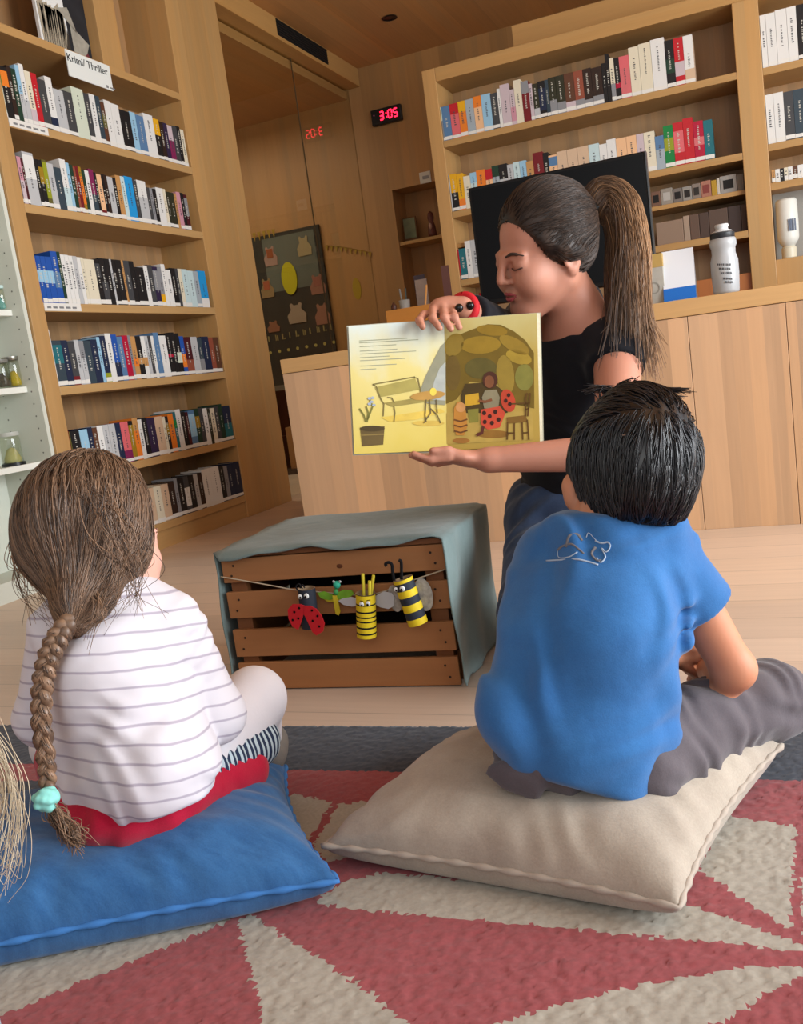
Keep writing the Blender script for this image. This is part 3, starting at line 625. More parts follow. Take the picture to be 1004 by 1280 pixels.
MB().prism([(x0, YF+.078, ZD+.0005), (x0, YF+.075, ZD+.0005), (x0, YF+.03, h), (x0, YF+.032, h+.001)], (x1-x0, 0, 0)).build('rear_leaf', mat('card_white', '#D6DCE4'), t)
s_ = .047/(h-ZD)
MB().prism([(x0-.0005, YF-.0165, ZD+.003), (x0-.0005, YF-.013, ZD+.003), (x0-.0005, YF-.013+.044*s_, ZD+.045), (x0-.0005, YF-.0165+.045*s_, ZD+.045)], (x1-x0+.001, 0, 0)).build('blue_stripe', mat('stripe_blue', '#1463B8', .6), t)
c = at(908, 360, 'Y', YF+.02); zt = at(903, 280, 'Y', YF+.02).z; H = zt-ZD; r = .046
t = thing('water_bottle', 'translucent white sports bottle with dark collar on the service desk', 'bottle', (c.x, YF+.03, ZD)); c = (c.x, YF+.03, ZD)
BT = mat('bottle_frost', '#BFC4C8', .35, .5); BT.node_tree.nodes['Principled BSDF'].inputs['Transmission Weight'].default_value = .35
MB().lathe([(.001, .0005), (r*.86, .001), (r*.92, .01), (r*.98, H*.3), (r*.97, H*.48), (r*.83, H*.58), (r*.84, H*.66), (r*.94, H*.7), (r*.92, H*.78), (r*.8, H*.81), (.001, H*.81)], c, 28).build('body', BT, t, smooth=True)
MB().lathe([(r*.82, H*.79), (r*.86, H*.8), (r*.86, H*.87), (r*.7, H*.89)], c, 28).build('collar', mat('bottle_collar', '#26282C', .4), t, smooth='auto')
MB().lathe([(r*.72, H*.87), (r*.7, H*.9), (r*.45, H*.92), (r*.42, H*.95), (r*.5, H*.97), (r*.46, H*1.0), (.001, H*1.0)], c, 24).build('cap', mat('bottle_cap', '#C3C6C8', .4), t, smooth=True)
mb = MB(); rr = random.Random(4)
for j, zf in enumerate((.40, .34, .28, .20, .15)):
    a0 = -PI/2-.5+.12*j
    while a0 < -PI/2+.45:
        da = .05+.12*rr.random(); z = ZD+H*zf-.008*(a0+PI/2)
        q = [(c[0]+r*.99*math.cos(v), c[1]+r*.99*math.sin(v), z+dz) for v, dz in ((a0, 0), (a0+da, 0), (a0+da, .006), (a0, .007))]
        mb.prism(q, (math.cos(a0)*.0006, math.sin(a0)*.0006, 0)); a0 += da+.06
mb.build('printed_script', mat('script_dark', '#4A4C50', .6), t)
# dispenser bottle on the cupboard right of the upright
c = at(984, 322, 'Y', YC-.005); zt = at(976, 248, 'Y', YC-.005).z; H = zt-R4; c = (c.x+.014, YC+.07, R4)
t = thing('dispenser_bottle', 'white upside down dispenser bottle standing on its cap at the right edge', 'bottle', c)
W_ = mat('bottle_white', '#D9DAD2', .4, .4)
MB().lathe([(.03, 0), (.034, .004), (.035, .05), (.026, .06)], c, 24).build('cap', mat('bottle_cream', '#D2CBB4', .4), t, smooth='auto')
MB().lathe([(.026, .055), (.046, .085), (.05, .1), (.051, H*.6), (.049, H-.01), (.042, H), (.001, H)], c, 28).build('body', W_, t, smooth=True)
mb = MB()
for i in range(4): mb.obox((c[0]+.006+.009*i, c[1]-.0525, R4+.155), (.0035, 0, 0), (0, .003, 0), (0, 0, .028))
mb.build('printed_panel', mat('print_blue_grey', '#6E7B90', .6), t)
a = at(978, 240, 'Y', YC+.2)
tag(MB().box(a.x-.05, a.x+.25, YC+.18, YC+.25, R4+.0005, a.z).build('grey_box', mat('box_pale_grey', '#9A968E', .7), loc=(a.x, YC+.2, R4), bevel=.004), 'pale grey box behind the white dispenser bottle', 'box')
# ------------------------------------------------------------ implicit surfaces for bodies, clothes and hair
def V3(*a): return np.array(a, dtype=np.float64)
def smin(a, b, k):
    h = np.maximum(k-np.abs(a-b), 0)/k
    return np.minimum(a, b)-h*h*k*.25
def smax(a, b, k): return -smin(-a, -b, k)
def Cn(a, b, ra, rb, k=.02, flat=None, neg=False): return dict(t='c', a=np.array(a, float), b=np.array(b, float), ra=ra, rb=rb, k=k, flat=flat, neg=neg)
def El(c, r, ax=None, k=.02, neg=False): return dict(t='e', c=np.array(c, float), r=np.array(r, float), ax=np.array(ax, float) if ax is not None else np.eye(3), k=k, neg=neg)
def chain(pts, rs, k=.02, flat=None): return [Cn(pts[i], pts[i+1], rs[i], rs[i+1], k, flat) for i in range(len(pts)-1)]
def pbounds(p):
    if p['t'] == 'c':
        f = max(1., p['flat'][1]) if p['flat'] else 1.
        r = max(p['ra'], p['rb'])*f
        return np.minimum(p['a'], p['b'])-r, np.maximum(p['a'], p['b'])+r
    r = p['r'].max(); return p['c']-r, p['c']+r
def peval(p, X, Y, Z):
    if p['t'] == 'c':
        a, b = p['a'], p['b']; ba = b-a; L = ba@ba+1e-12
        qx, qy, qz = X-a[0], Y-a[1], Z-a[2]; sc = 1.
        if p['flat']:
            n, s = p['flat']; n = np.array(n, float); n = n/np.linalg.norm(n); dn = (qx*n[0]+qy*n[1]+qz*n[2]); f = 1/s-1
            qx = qx+n[0]*dn*f; qy = qy+n[1]*dn*f; qz = qz+n[2]*dn*f; sc = min(s, 1.)
            ba = ba+n*(ba@n)*f; L = ba@ba+1e-12
        t = np.clip((qx*ba[0]+qy*ba[1]+qz*ba[2])/L, 0, 1)
        d = np.sqrt((qx-t*ba[0])**2+(qy-t*ba[1])**2+(qz-t*ba[2])**2)-(p['ra']+t*(p['rb']-p['ra']))
        return d*sc
    c, r, A = p['c'], p['r'], p['ax']
    q = [(X-c[0])*A[i][0]+(Y-c[1])*A[i][1]+(Z-c[2])*A[i][2] for i in range(3)]
    k0 = np.sqrt(sum((q[i]/r[i])**2 for i in range(3))); k1 = np.sqrt(sum((q[i]/r[i]**2)**2 for i in range(3)))+1e-9
    return k0*(k0-1)/k1
def sdf_mesh(name, groups, m, res=.005, parent=None, loc=None, smooth_it=0):
    "groups: list of dict(prims, cuts=[(point, normal)], disp=fn, k)"
    lo = np.full(3, 1e9); hi = -lo
    for g in groups:
        for p in g['prims']:
            if p['neg']: continue
            a, b = pbounds(p); lo = np.minimum(lo, a); hi = np.maximum(hi, b)
    lo -= .03; hi += .03
    n = np.ceil((hi-lo)/res).astype(int)+1
    ax = [(lo[i]+res*np.arange(n[i])).astype(np.float32) for i in range(3)]
    total = None
    for g in groups:
        V = np.full(n, .08, np.float32)
        gl, gh = np.full(3, 1e9), np.full(3, -1e9)
        for p in g['prims']:
            a, b = pbounds(p); mg = .035+p['k']
            i0 = np.clip(np.floor((a-mg-lo)/res).astype(int), 0, n); i1 = np.clip(np.ceil((b+mg-lo)/res).astype(int)+1, 0, n)
            if (i1 <= i0).any(): continue
            sl = tuple(slice(i0[i], i1[i]) for i in range(3))
            X, Y, Z = np.meshgrid(*[ax[i][sl[i]] for i in range(3)], indexing='ij', sparse=True)
            d = peval(p, X, Y, Z).astype(np.float32)
            V[sl] = smax(V[sl], -d, p['k']) if p['neg'] else smin(V[sl], d, p['k'])
            if not p['neg']: gl = np.minimum(gl, i0); gh = np.maximum(gh, i1)
        gl = gl.astype(int); gh = gh.astype(int)
        sl = tuple(slice(gl[i], gh[i]) for i in range(3))
        X, Y, Z = np.meshgrid(*[ax[i][sl[i]] for i in range(3)], indexing='ij', sparse=True)
        if g.get('disp'): V[sl] += g['disp'](X, Y, Z).astype(np.float32)
        for pt, nr in g.get('cuts', []):
            nr = np.array(nr, float); nr /= np.linalg.norm(nr)
            d = ((X-pt[0])*nr[0]+(Y-pt[1])*nr[1]+(Z-pt[2])*nr[2]).astype(np.float32)
            V[sl] = smax(V[sl], d, .006)
        total = V if total is None else smin(total, V, g.get('k', .015))
    V = total
    ins = V < 0
    c = np.zeros(n-1, np.uint8)
    for i in (0, 1):
        for j in (0, 1):
            for k in (0, 1): c += ins[i:n[0]-1+i, j:n[1]-1+j, k:n[2]-1+k]
    act = (c > 0) & (c < 8)
    I, J, K = np.nonzero(act); ids = np.full(n-1, -1, np.int32); ids[I, J, K] = np.arange(len(I))
    pos = np.zeros((len(I), 3)); cnt = np.zeros(len(I))
    cor = [(i, j, k) for i in (0, 1) for j in (0, 1) for k in (0, 1)]
    for a in cor:
        for q in range(3):
            if a[q] == 0:
                b = list(a); b[q] = 1
                va = V[I+a[0], J+a[1], K+a[2]]; vb = V[I+b[0], J+b[1], K+b[2]]
                mk = (va < 0) != (vb < 0); t = np.where(mk, va/(va-vb+1e-20), 0)
                pp = np.array(a)[None, :]+t[:, None]*(np.array(b)-np.array(a))[None, :]
                pos += pp*mk[:, None]; cnt += mk
    pos = pos/cnt[:, None]+np.stack([I, J, K], 1)
    P = lo+pos*res
    F = []
    for axis in range(3):
        u, v = (axis+1) % 3, (axis+2) % 3
        sh = [slice(None)]*3; sa = list(sh); sb = list(sh)
        sa[axis] = slice(0, n[axis]-1); sb[axis] = slice(1, n[axis])
        A = ins[tuple(sa)]; B = ins[tuple(sb)]; ch = A != B
        E = np.argwhere(ch); E = E[(E[:, u] > 0) & (E[:, v] > 0) & (E[:, u] < n[u]-1) & (E[:, v] < n[v]-1)]
        if not len(E): continue
        dn = A[tuple(E.T)]
        q = []
        for du, dv in ((1, 1), (0, 1), (0, 0), (1, 0)):
            C = E.copy(); C[:, u] -= du; C[:, v] -= dv; q.append(ids[tuple(C.T)])
        q = np.stack(q, 1); q[~dn] = q[~dn][:, ::-1]; F.append(q)
    F = np.concatenate(F)
    F = F[(F >= 0).all(1)]
    for _ in range(smooth_it):
        S_ = np.zeros_like(P); N_ = np.zeros(len(P))
        for a, b in ((0, 1), (1, 2), (2, 3), (3, 0)):
            np.add.at(S_, F[:, a], P[F[:, b]]); np.add.at(S_, F[:, b], P[F[:, a]]); np.add.at(N_, F[:, a], 1); np.add.at(N_, F[:, b], 1)
        P = P*.5+.5*S_/N_[:, None]
    return raw_mesh(name, P, F, m, parent, loc)
def raw_mesh(name, P, F, m, parent=None, loc=None, mi=None, smooth=True):
    base = wl(parent) if parent is not None else Vector(loc if loc is not None else (0, 0, 0))
    me = bpy.data.meshes.new(name); P = np.asarray(P)-np.array(base)
    nv, nf = len(P), len(F); F = np.asarray(F, np.int32); k = F.shape[1]
    me.vertices.add(nv); me.vertices.foreach_set('co', P.astype(np.float32).ravel())
    me.loops.add(nf*k); me.loops.foreach_set('vertex_index', F.ravel())
    me.polygons.add(nf); me.polygons.foreach_set('loop_start', np.arange(0, nf*k, k, dtype=np.int32))
    me.polygons.foreach_set('use_smooth', np.full(nf, smooth))
    for q in (m if isinstance(m, (list, tuple)) else [m]): me.materials.append(q)
    if mi is not None: me.polygons.foreach_set('material_index', np.asarray(mi, np.int32))
    me.update(calc_edges=True); me.validate()
    o = bpy.data.objects.new(name, me); COL.objects.link(o)
    if parent is not None: o.parent = parent
    else: o.location = base
    return o
def vnoise(seed, sc):
    "cheap smooth 3-D wobble, about -1..1"
    r = np.random.RandomState(seed); D = r.normal(size=(6, 3)); D /= np.linalg.norm(D, axis=1)[:, None]; ph = r.uniform(0, 6.28, 6); fs = r.uniform(.6, 1.6, 6)
    def f(X, Y, Z):
        s = 0
        for i in range(6): s = s+np.sin((X*D[i, 0]+Y*D[i, 1]+Z*D[i, 2])*sc*fs[i]*6.28+ph[i])
        return s/3.
    return f
def folds(seed, d, wl_, amp, warp=.02):
    "cloth folds: ridges across direction d with wavelength wl_, broken up by a slower wobble"
    d = np.array(d, float); d /= np.linalg.norm(d); n1 = vnoise(seed, 6.); n2 = vnoise(seed+1, 4.)
    def f(X, Y, Z):
        ph = (X*d[0]+Y*d[1]+Z*d[2])+n1(X, Y, Z)*warp
        return amp*np.sin(ph*6.28/wl_)*np.clip(.5+.7*n2(X, Y, Z), 0, 1.2)
    return f
def hairmat(name, root, tip, rough=.42, spec=.5):
    "strand tone varies per strand through the u of the strand's own uv"
    k = NT(name); b = k.b
    at_ = k.n('ShaderNodeAttribute', attribute_name='strand'); 
    c = k.mix(at_.outputs['Fac'], lin(root), lin(tip)); k.l(c, b.inputs['Base Color'])
    b.inputs['Roughness'].default_value = rough; b.inputs['Specular IOR Level'].default_value = spec
    return k.m
def strands(name, curves, m, parent, r0=.0008, r1=.0003, n=3, tones=None):
    "each curve a list of points -> thin tapering tubes joined in one mesh with a per-strand tone"
    P = []; F = []; T = []; o = 0; rg = random.Random(11)
    for ci, c in enumerate(curves):
        c = [np.array(q, float) for q in c]; N = len(c); tone = tones[ci] if tones else rg.random()
        side = None
        for i in range(N):
            t = c[min(i+1, N-1)]-c[max(i-1, 0)]; t = t/(np.linalg.norm(t)+1e-9)
            a = side if side is not None else np.cross(t, [.3, .2, .9]); a = a-t*(a@t); a /= (np.linalg.norm(a)+1e-9); side = a; b = np.cross(t, a)
            f = i/(N-1); r = r0+(r1-r0)*f
            for j in range(n): P.append(c[i]+(a*math.cos(6.283*j/n)+b*math.sin(6.283*j/n))*r)
            T += [tone]*n
        for i in range(N-1):
            for j in range(n): F.append((o+i*n+j, o+i*n+(j+1) % n, o+(i+1)*n+(j+1) % n, o+(i+1)*n+j))
        o += N*n
    ob = raw_mesh(name, np.array(P), np.array(F), m, parent)
    at_ = ob.data.attributes.new('strand', 'FLOAT', 'POINT'); at_.data.foreach_set('value', np.array(T, np.float32))
    return ob
def settone(o, f):
    P = np.zeros(len(o.data.vertices)*3, np.float32); o.data.vertices.foreach_get('co', P); P = P.reshape(-1, 3)+np.array(wl(o), np.float32)
    at_ = o.data.attributes.new('strand', 'FLOAT', 'POINT'); at_.data.foreach_set('value', np.clip(f(P), 0, 1).astype(np.float32))
def bez(pts, n=12):
    "smooth Catmull-Rom through pts"
    pts = [np.array(p, float) for p in pts]; Q = [2*pts[0]-pts[1]]+pts+[2*pts[-1]-pts[-2]]; out = []
    for i in range(1, len(Q)-2):
        for s in range(n):
            t = s/n; a, b, c, d = Q[i-1:i+3]
            out.append(.5*((2*b)+(-a+c)*t+(2*a-5*b+4*c-d)*t*t+(-a+3*b-3*c+d)*t**3))
    out.append(pts[-1]); return out
def nrm(v): v = np.array(v, float); return v/np.linalg.norm(v)

from mathutils.bvhtree import BVHTree
class Shell:
    def __init__(s, o):
        n = len(o.data.vertices); P = np.zeros(n*3, np.float32); o.data.vertices.foreach_get('co', P); s.P = P.reshape(-1, 3).astype(float)+np.array(wl(o))
        F = np.zeros(len(o.data.polygons)*4, np.int32); o.data.loops.foreach_get('vertex_index', F); s.t = BVHTree.FromPolygons([tuple(p) for p in s.P], [tuple(f) for f in F.reshape(-1, 4)])
    def on(s, p):
        co, no, _, _ = s.t.find_nearest(tuple(p)); return np.array(co), np.array(no)
    def flow(s, n, ok, field, steps, step, lift, jit, rnd, stop=None, lo=.6):
        out = []; tries = 0
        while len(out) < n and tries < n*6:
            tries += 1
            p = s.P[rnd.randint(len(s.P))]+rnd.normal(0, .003, 3); co, no = s.on(p)
            if not ok(co): continue
            lf = lift*(.2+rnd.random()); jd = rnd.normal(0, jit, 3); pts = []; p = co; N = int(steps*(lo+(1-lo)*rnd.random()))
            for i in range(N):
                co, no = s.on(p); q = co+no*lf*(1 if i else .2); pts.append(q)
                d = np.array(field(co, i/N))+jd; d = d-no*(d@no); L = np.linalg.norm(d)
                if L < 1e-5 or (stop is not None and stop(co)): break
                p = q+d/L*step
            if len(pts) > 4: out.append(pts)
        return out
# ------------------------------------------------------------ rug
def inpoly(px_, py_, poly):
    r = np.zeros(px_.shape, bool); n = len(poly)
    for i in range(n):
        (x1, y1), (x2, y2) = poly[i], poly[(i+1) % n]
        c = ((y1 > py_) != (y2 > py_)) & (px_ < (x2-x1)*(py_-y1)/(y2-y1+1e-12)+x1); r ^= c
    return r
RZ = .012
e0 = np.array(at(0, 905, 'Z', RZ)); e1 = np.array(at(1000, 908, 'Z', RZ)); eu = nrm(e1-e0); ev = np.array([eu[1], -eu[0], 0])
cs = .005
U = np.arange(-.35, 2.35, cs); Vv = np.arange(0, 1.15, cs)
gu, gv = np.meshgrid(U, Vv, indexing='ij'); rr_ = np.random.RandomState(1)
Pg = e0[None, None, :]+gu[..., None]*eu+gv[..., None]*ev
Pg[..., :2] += rr_.uniform(-.0017, .0017, Pg.shape[:2]+(2,)); Pg[..., 2] = RZ+rr_.uniform(-.0016, .0012, Pg.shape[:2])
Pg[:, 0, 2] = .002; Pg[:, -1, 2] = .002; Pg[0, :, 2] = .002; Pg[-1, :, 2] = .002
nu, nv_ = gu.shape
idx = np.arange(nu*nv_).reshape(nu, nv_)
Fq = np.stack([idx[:-1, :-1], idx[1:, :-1], idx[1:, 1:], idx[:-1, 1:]], -1).reshape(-1, 4)[:, ::-1]
Cc = (Pg[:-1, :-1]+Pg[1:, 1:])/2; Cc = Cc.reshape(-1, 3)+rr_.normal(0, .0016, (Cc.shape[0]*Cc.shape[1], 3)); Cc[:, 2] = RZ
dd = Cc-_O; zz_ = dd@_fw; qx = 502+FPX*(dd@_rt)/zz_; qy = 640-FPX*(dd@_up)/zz_
vis = zz_ > .15
mi = np.zeros(len(Fq), int)   # red
gvc = (gv[:-1, :-1]+cs/2).reshape(-1)
navy = gvc < (np.linalg.norm(np.array(at(500, 961, 'Z', RZ))-np.array(at(500, 905, 'Z', RZ)))*.985)
mi[navy] = 2
beige = [[(364, 992), (415, 1002), (387, 1050), (340, 1040)], [(424, 1005), (480, 1000), (480, 1060), (406, 1079), (391, 1055)], [(395, 1129), (425, 1104), (480, 1090), (850, 1127), (1004, 1180), (1050, 1192), (1004, 1188), (700, 1160), (430, 1135)],
 [(-200, 1352), (0, 1270), (291, 1149), (270, 1080), (-200, 1120)], [(298, 1148), (312, 1142), (420, 1212), (540, 1300), (334, 1300)], [(560, 1300), (700, 1255), (800, 1231), (940, 1207), (1004, 1207), (1100, 1215), (1004, 1218), (860, 1300)],
 [(905, 1018), (995, 1033), (988, 1163), (872, 1086)], [(1002, 1090), (1100, 1090), (1100, 1170), (1004, 1168)]]
for p in beige: mi[vis & inpoly(qx, qy, p)] = 1
mi[vis & inpoly(qx, qy, [(-300, 977), (160, 975), (160, 1075), (-300, 1090)])] = 2
def pile(name, hexc, var):
    k = NT(name); tc = k.n('ShaderNodeTexCoord')
    n1 = k.n('ShaderNodeTexNoise', {'Vector': tc.outputs['Object'], 'Scale': 180., 'Detail': 3.}); n2 = k.n('ShaderNodeTexNoise', {'Vector': tc.outputs['Object'], 'Scale': 9., 'Detail': 4.})
    v = k.math('ADD', k.math('MULTIPLY', n1.outputs[0], var), k.math('MULTIPLY', n2.outputs[0], .25)); v = k.math('ADD', v, 1-var*.5-.125)
    c = k.n('ShaderNodeVectorMath', {0: lin(hexc)[:3], 'Scale': v}, operation='SCALE'); k.l(c.outputs[0], k.b.inputs['Base Color'])
    k.b.inputs['Roughness'].default_value = .95; k.b.inputs['Specular IOR Level'].default_value = .1; k.b.inputs['Sheen Weight'].default_value = .15
    return k.m
o = raw_mesh('rug', Pg.reshape(-1, 3), Fq, [pile('rug_red', '#8C4548', .5), pile('rug_beige', '#9E988C', .4), pile('rug_navy', '#383C46', .5)], loc=tuple(e0*1.), mi=mi)
tag(o, 'red, beige and navy rug with triangular pattern on the wooden floor', 'rug')

# ------------------------------------------------------------ floor cushions
def cushion(name, label, corners, m, seamm, h, seam_z, dents, seed, up=(0, 0, 0, 0), rim=.012):
    c4 = [np.array((c[0], c[1], 0.)) for c in corners]; cen = sum(c4)/4
    T = thing(name, label, 'cushion', (cen[0], cen[1], RZ))
    n = 90; u = np.linspace(0, 1, n); uu, vv = np.meshgrid(u, u, indexing='ij')
    P = ((1-uu)*(1-vv))[..., None]*c4[0]+(uu*(1-vv))[..., None]*c4[1]+(uu*vv)[..., None]*c4[2]+((1-uu)*vv)[..., None]*c4[3]
    a, b = 2*uu-1, 2*vv-1
    pin = .075*((1-b*b)*np.abs(a)**2.5)[..., None]*(-np.sign(a)[..., None])*(c4[1]-c4[0])*.5+.075*((1-a*a)*np.abs(b)**2.5)[..., None]*(-np.sign(b)[..., None])*(c4[3]-c4[0])*.5
    P = P+pin
    N1 = vnoise(seed, 5.); N2 = vnoise(seed+3, 14.)
    prof = ((1-np.abs(a)**2.3)*(1-np.abs(b)**2.3)).clip(0, 1)
    zs = seam_z+((1-uu)*(1-vv)*up[0]+uu*(1-vv)*up[1]+uu*vv*up[2]+(1-uu)*vv*up[3])
    edge = np.exp(-((1-np.maximum(np.abs(a), np.abs(b)))/.16))
    ang = np.arctan2(b, a)
    puck = edge*(np.sin(ang*23+3*N1(P[..., 0], P[..., 1], 0))*.0046)+.004*N1(P[..., 0], P[..., 1], 0)*prof+.0014*N2(P[..., 0], P[..., 1], 0)
    zt = zs+h*prof**.48+puck
    for dx, dy, r, dep in dents: zt = zt-dep*np.exp(-(((P[..., 0]-dx)**2+(P[..., 1]-dy)**2)/r**2)**1.5)
    zb = np.maximum(zs-(seam_z-RZ)*1.6*prof**.28, RZ+.001)
    rimm = (np.abs(a) > .9999) | (np.abs(b) > .9999)
    zt = np.where(rimm, zs+.002, np.maximum(zt, zb+.02*prof+.002)); zb = np.where(rimm, zs-.002, zb)
    A = np.stack([P[..., 0], P[..., 1], zt], -1).reshape(-1, 3); B = np.stack([P[..., 0], P[..., 1], zb], -1).reshape(-1, 3)
    idx = np.arange(n*n).reshape(n, n); q = np.stack([idx[:-1, :-1], idx[1:, :-1], idx[1:, 1:], idx[:-1, 1:]], -1).reshape(-1, 4)
    ring = np.concatenate([idx[:-1, 0], idx[-1, :-1], idx[:0:-1, -1], idx[0, :0:-1]]); r2 = np.roll(ring, -1)
    F = np.concatenate([q, q[:, ::-1]+n*n, np.stack([ring, ring+n*n, r2+n*n, r2], -1)])
    raw_mesh('cover', np.concatenate([A, B]), F, m, T)
    # stitched seam flange round the edge
    pr = A[ring]; pc = np.append(cen[:2], 0); fl = []
    for i, p in enumerate(pr):
        d = p-pc; d[2] = 0; fl.append(p+d/np.linalg.norm(d)*.0-np.array([0, 0, .002]))
    fl.append(fl[0]); MB().tube([tuple(p) for p in fl], [.0042+.0012*math.sin(i*.9) for i in range(len(fl))], 6).build('seam', seamm, T, smooth=True)
    return T
def fabric(name, hexc, hex2, fine=500., vs=6., rough=.9, streak=None, sheen=.2, wr=.32):
    k = NT(name); tc = k.n('ShaderNodeTexCoord'); ob = tc.outputs['Object']
    v = ob
    if streak is not None: v = k.n('ShaderNodeVectorMath', {0: ob, 1: streak}, operation='MULTIPLY').outputs[0]
    n1 = k.n('ShaderNodeTexNoise', {'Vector': v, 'Scale': vs, 'Detail': 6., 'Roughness': .65}); n2 = k.n('ShaderNodeTexNoise', {'Vector': ob, 'Scale': fine, 'Detail': 2.})
    f = k.n('ShaderNodeMapRange', {0: n1.outputs[0], 1: .3, 2: .7}).outputs[0]
    c = k.mix(f, lin(hexc), lin(hex2)); s = k.math('ADD', k.math('MULTIPLY', n2.outputs[0], .3), .85)
    cc = k.n('ShaderNodeVectorMath', {0: c, 'Scale': s}, operation='SCALE'); k.l(cc.outputs[0], k.b.inputs['Base Color'])
    k.b.inputs['Roughness'].default_value = rough; k.b.inputs['Specular IOR Level'].default_value = .15; k.b.inputs['Sheen Weight'].default_value = sheen
    bp = k.n('ShaderNodeBump', {'Height': n2.outputs[0], 'Strength': .25, 'Distance': .001})
    n3 = k.n('ShaderNodeTexNoise', {'Vector': ob, 'Scale': 16., 'Detail': 3., 'Roughness': .4, 'Distortion': .35})
    bw = k.n('ShaderNodeBump', {'Height': n3.outputs[0], 'Strength': wr, 'Distance': .012, 'Normal': bp.outputs[0]}); k.l(bw.outputs[0], k.b.inputs['Normal'])
    return k.m
def xy(x, y, z): p = at(x, y, 'Z', z); return (p.x, p.y)
B1 = np.array(xy(424, 1106, .045)); B2 = np.array(xy(357, 958, .05)); n4 = np.array(xy(0, 1192, .045)); dr = nrm(n4-B1); B4 = B1+dr*.60; B3 = B2+dr*.60
DEN = fabric('denim_blue', '#285485', '#3A6B9E', 420., 7., streak=(3, 9, 1))
cushion('floor_cushion', 'large blue denim floor cushion under the girl with the braid', [tuple(B4), tuple(B1), tuple(B2), tuple(B3)], DEN, mat('denim_seam', '#3B74B4', .9), .105, .05, [(-.93, .985, .17, .035)], 3)
L1 = xy(402, 1053, .05); L2 = xy(850, 1140, .04); L3 = xy(978, 932, .075)
L4 = tuple(np.array(L1)+np.array(L3)-np.array(L2)+np.array((-.02, .0)))
LIN = fabric('linen_beige', '#958A7E', '#AAA092', 380., 5., streak=(2, 2, 2))
cushion('floor_cushion', 'large beige linen floor cushion under the boy in the blue shirt', [L1, L2, L3, L4], LIN, mat('linen_seam', '#A59A8E', .9), .10, .045, [(-.30, 1.19, .16, .03)], 8, up=(.0, .0, .03, .0))

# ------------------------------------------------------------ wooden crate with cloth and paper insects
K0 = np.array(at(303, 863, 'Z', 0)); K1 = np.array(at(577, 858, 'Z', 0)); ke = nrm(K1-K0); kn = np.array([-ke[1], ke[0], 0]); KW = np.linalg.norm(K1-K0); KD = .37
def kp(s, d, z): return tuple(K0+ke*s+kn*d+np.array([0, 0, z]))
YK = (K0[1]+K1[1])/2
kz = lambda x, y: at(x, y, 'Y', K0[1]+(x-303)/274*(K1[1]-K0[1])).z
rowz = [(kz(275, 733)+kz(550, 711), kz(275, 698)+kz(550, 682)), (kz(282, 776)+kz(557, 760), kz(281, 742)+kz(556, 724)), (kz(290, 822)+kz(566, 814), kz(288, 788)+kz(565, 776)), (kz(303, 862)+kz(575, 857), kz(298, 829)+kz(572, 820))]
rowz = [(a/2, b/2) for a, b in rowz]; KT = rowz[0][1]+.012
T = thing('wooden_crate', 'brown slatted wooden fruit crate under the grey green cloth', 'crate', kp(KW/2, KD/2, 0))
CW = wood('crate_wood', '#9C6A42', 'x', .4, .10, rough=.5)
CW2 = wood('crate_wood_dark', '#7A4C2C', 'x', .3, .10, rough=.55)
def kbox(mb, s0, s1, d0, d1, z0, z1): 
    c = np.array(kp((s0+s1)/2, (d0+d1)/2, (z0+z1)/2)); return mb.obox(c, ke*(s1-s0)/2, kn*(d1-d0)/2, (0, 0, (z1-z0)/2))
r_ = random.Random(9)
for i, (a, b) in enumerate(rowz):
    o = kbox(MB(), 0, KW, 0, .011, a+.001, b-.001).build('front_slat', CW, T, bevel=.0015)
    for s in (.022, .03, KW-.03, KW-.022):
        z = a+(b-a)*(.3+.4*(s in (.03, KW-.03))); MB().lathe([(.0004, .0008), (.0028, .0008), (.0028, 0)], kp(s, 0, z), 8, axis=-kn, caps=False).build('nail', mat('nail_dark', '#2B1B12', .5), o)
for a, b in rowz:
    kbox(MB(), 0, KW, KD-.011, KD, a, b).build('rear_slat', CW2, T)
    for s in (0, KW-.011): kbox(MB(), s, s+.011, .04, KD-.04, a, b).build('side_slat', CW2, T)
for s in (.011, KW-.05):
    for d in (.0115, KD-.03): kbox(MB(), s, s+.039, d, d+.018, .002, KT-.012).build('corner_post', CW2, T)
for i in range(5): kbox(MB(), .0, KW, .005+i*.073, .065+i*.073, KT-.011, KT).build('top_slat', CW2, T)
kbox(MB(), .012, KW-.012, .3, .309, .02, KT-.02).build('inner_panel', mat('crate_inside', '#20140E', .9), T)  # near-black sheet added inside so the slat gaps read as shade
MB().ball(kp(.29, -.0003, rowz[0][0]+.024), (.008, .0008, .005), 10).build('wood_knot', mat('knot', '#5A3018', .6), T)
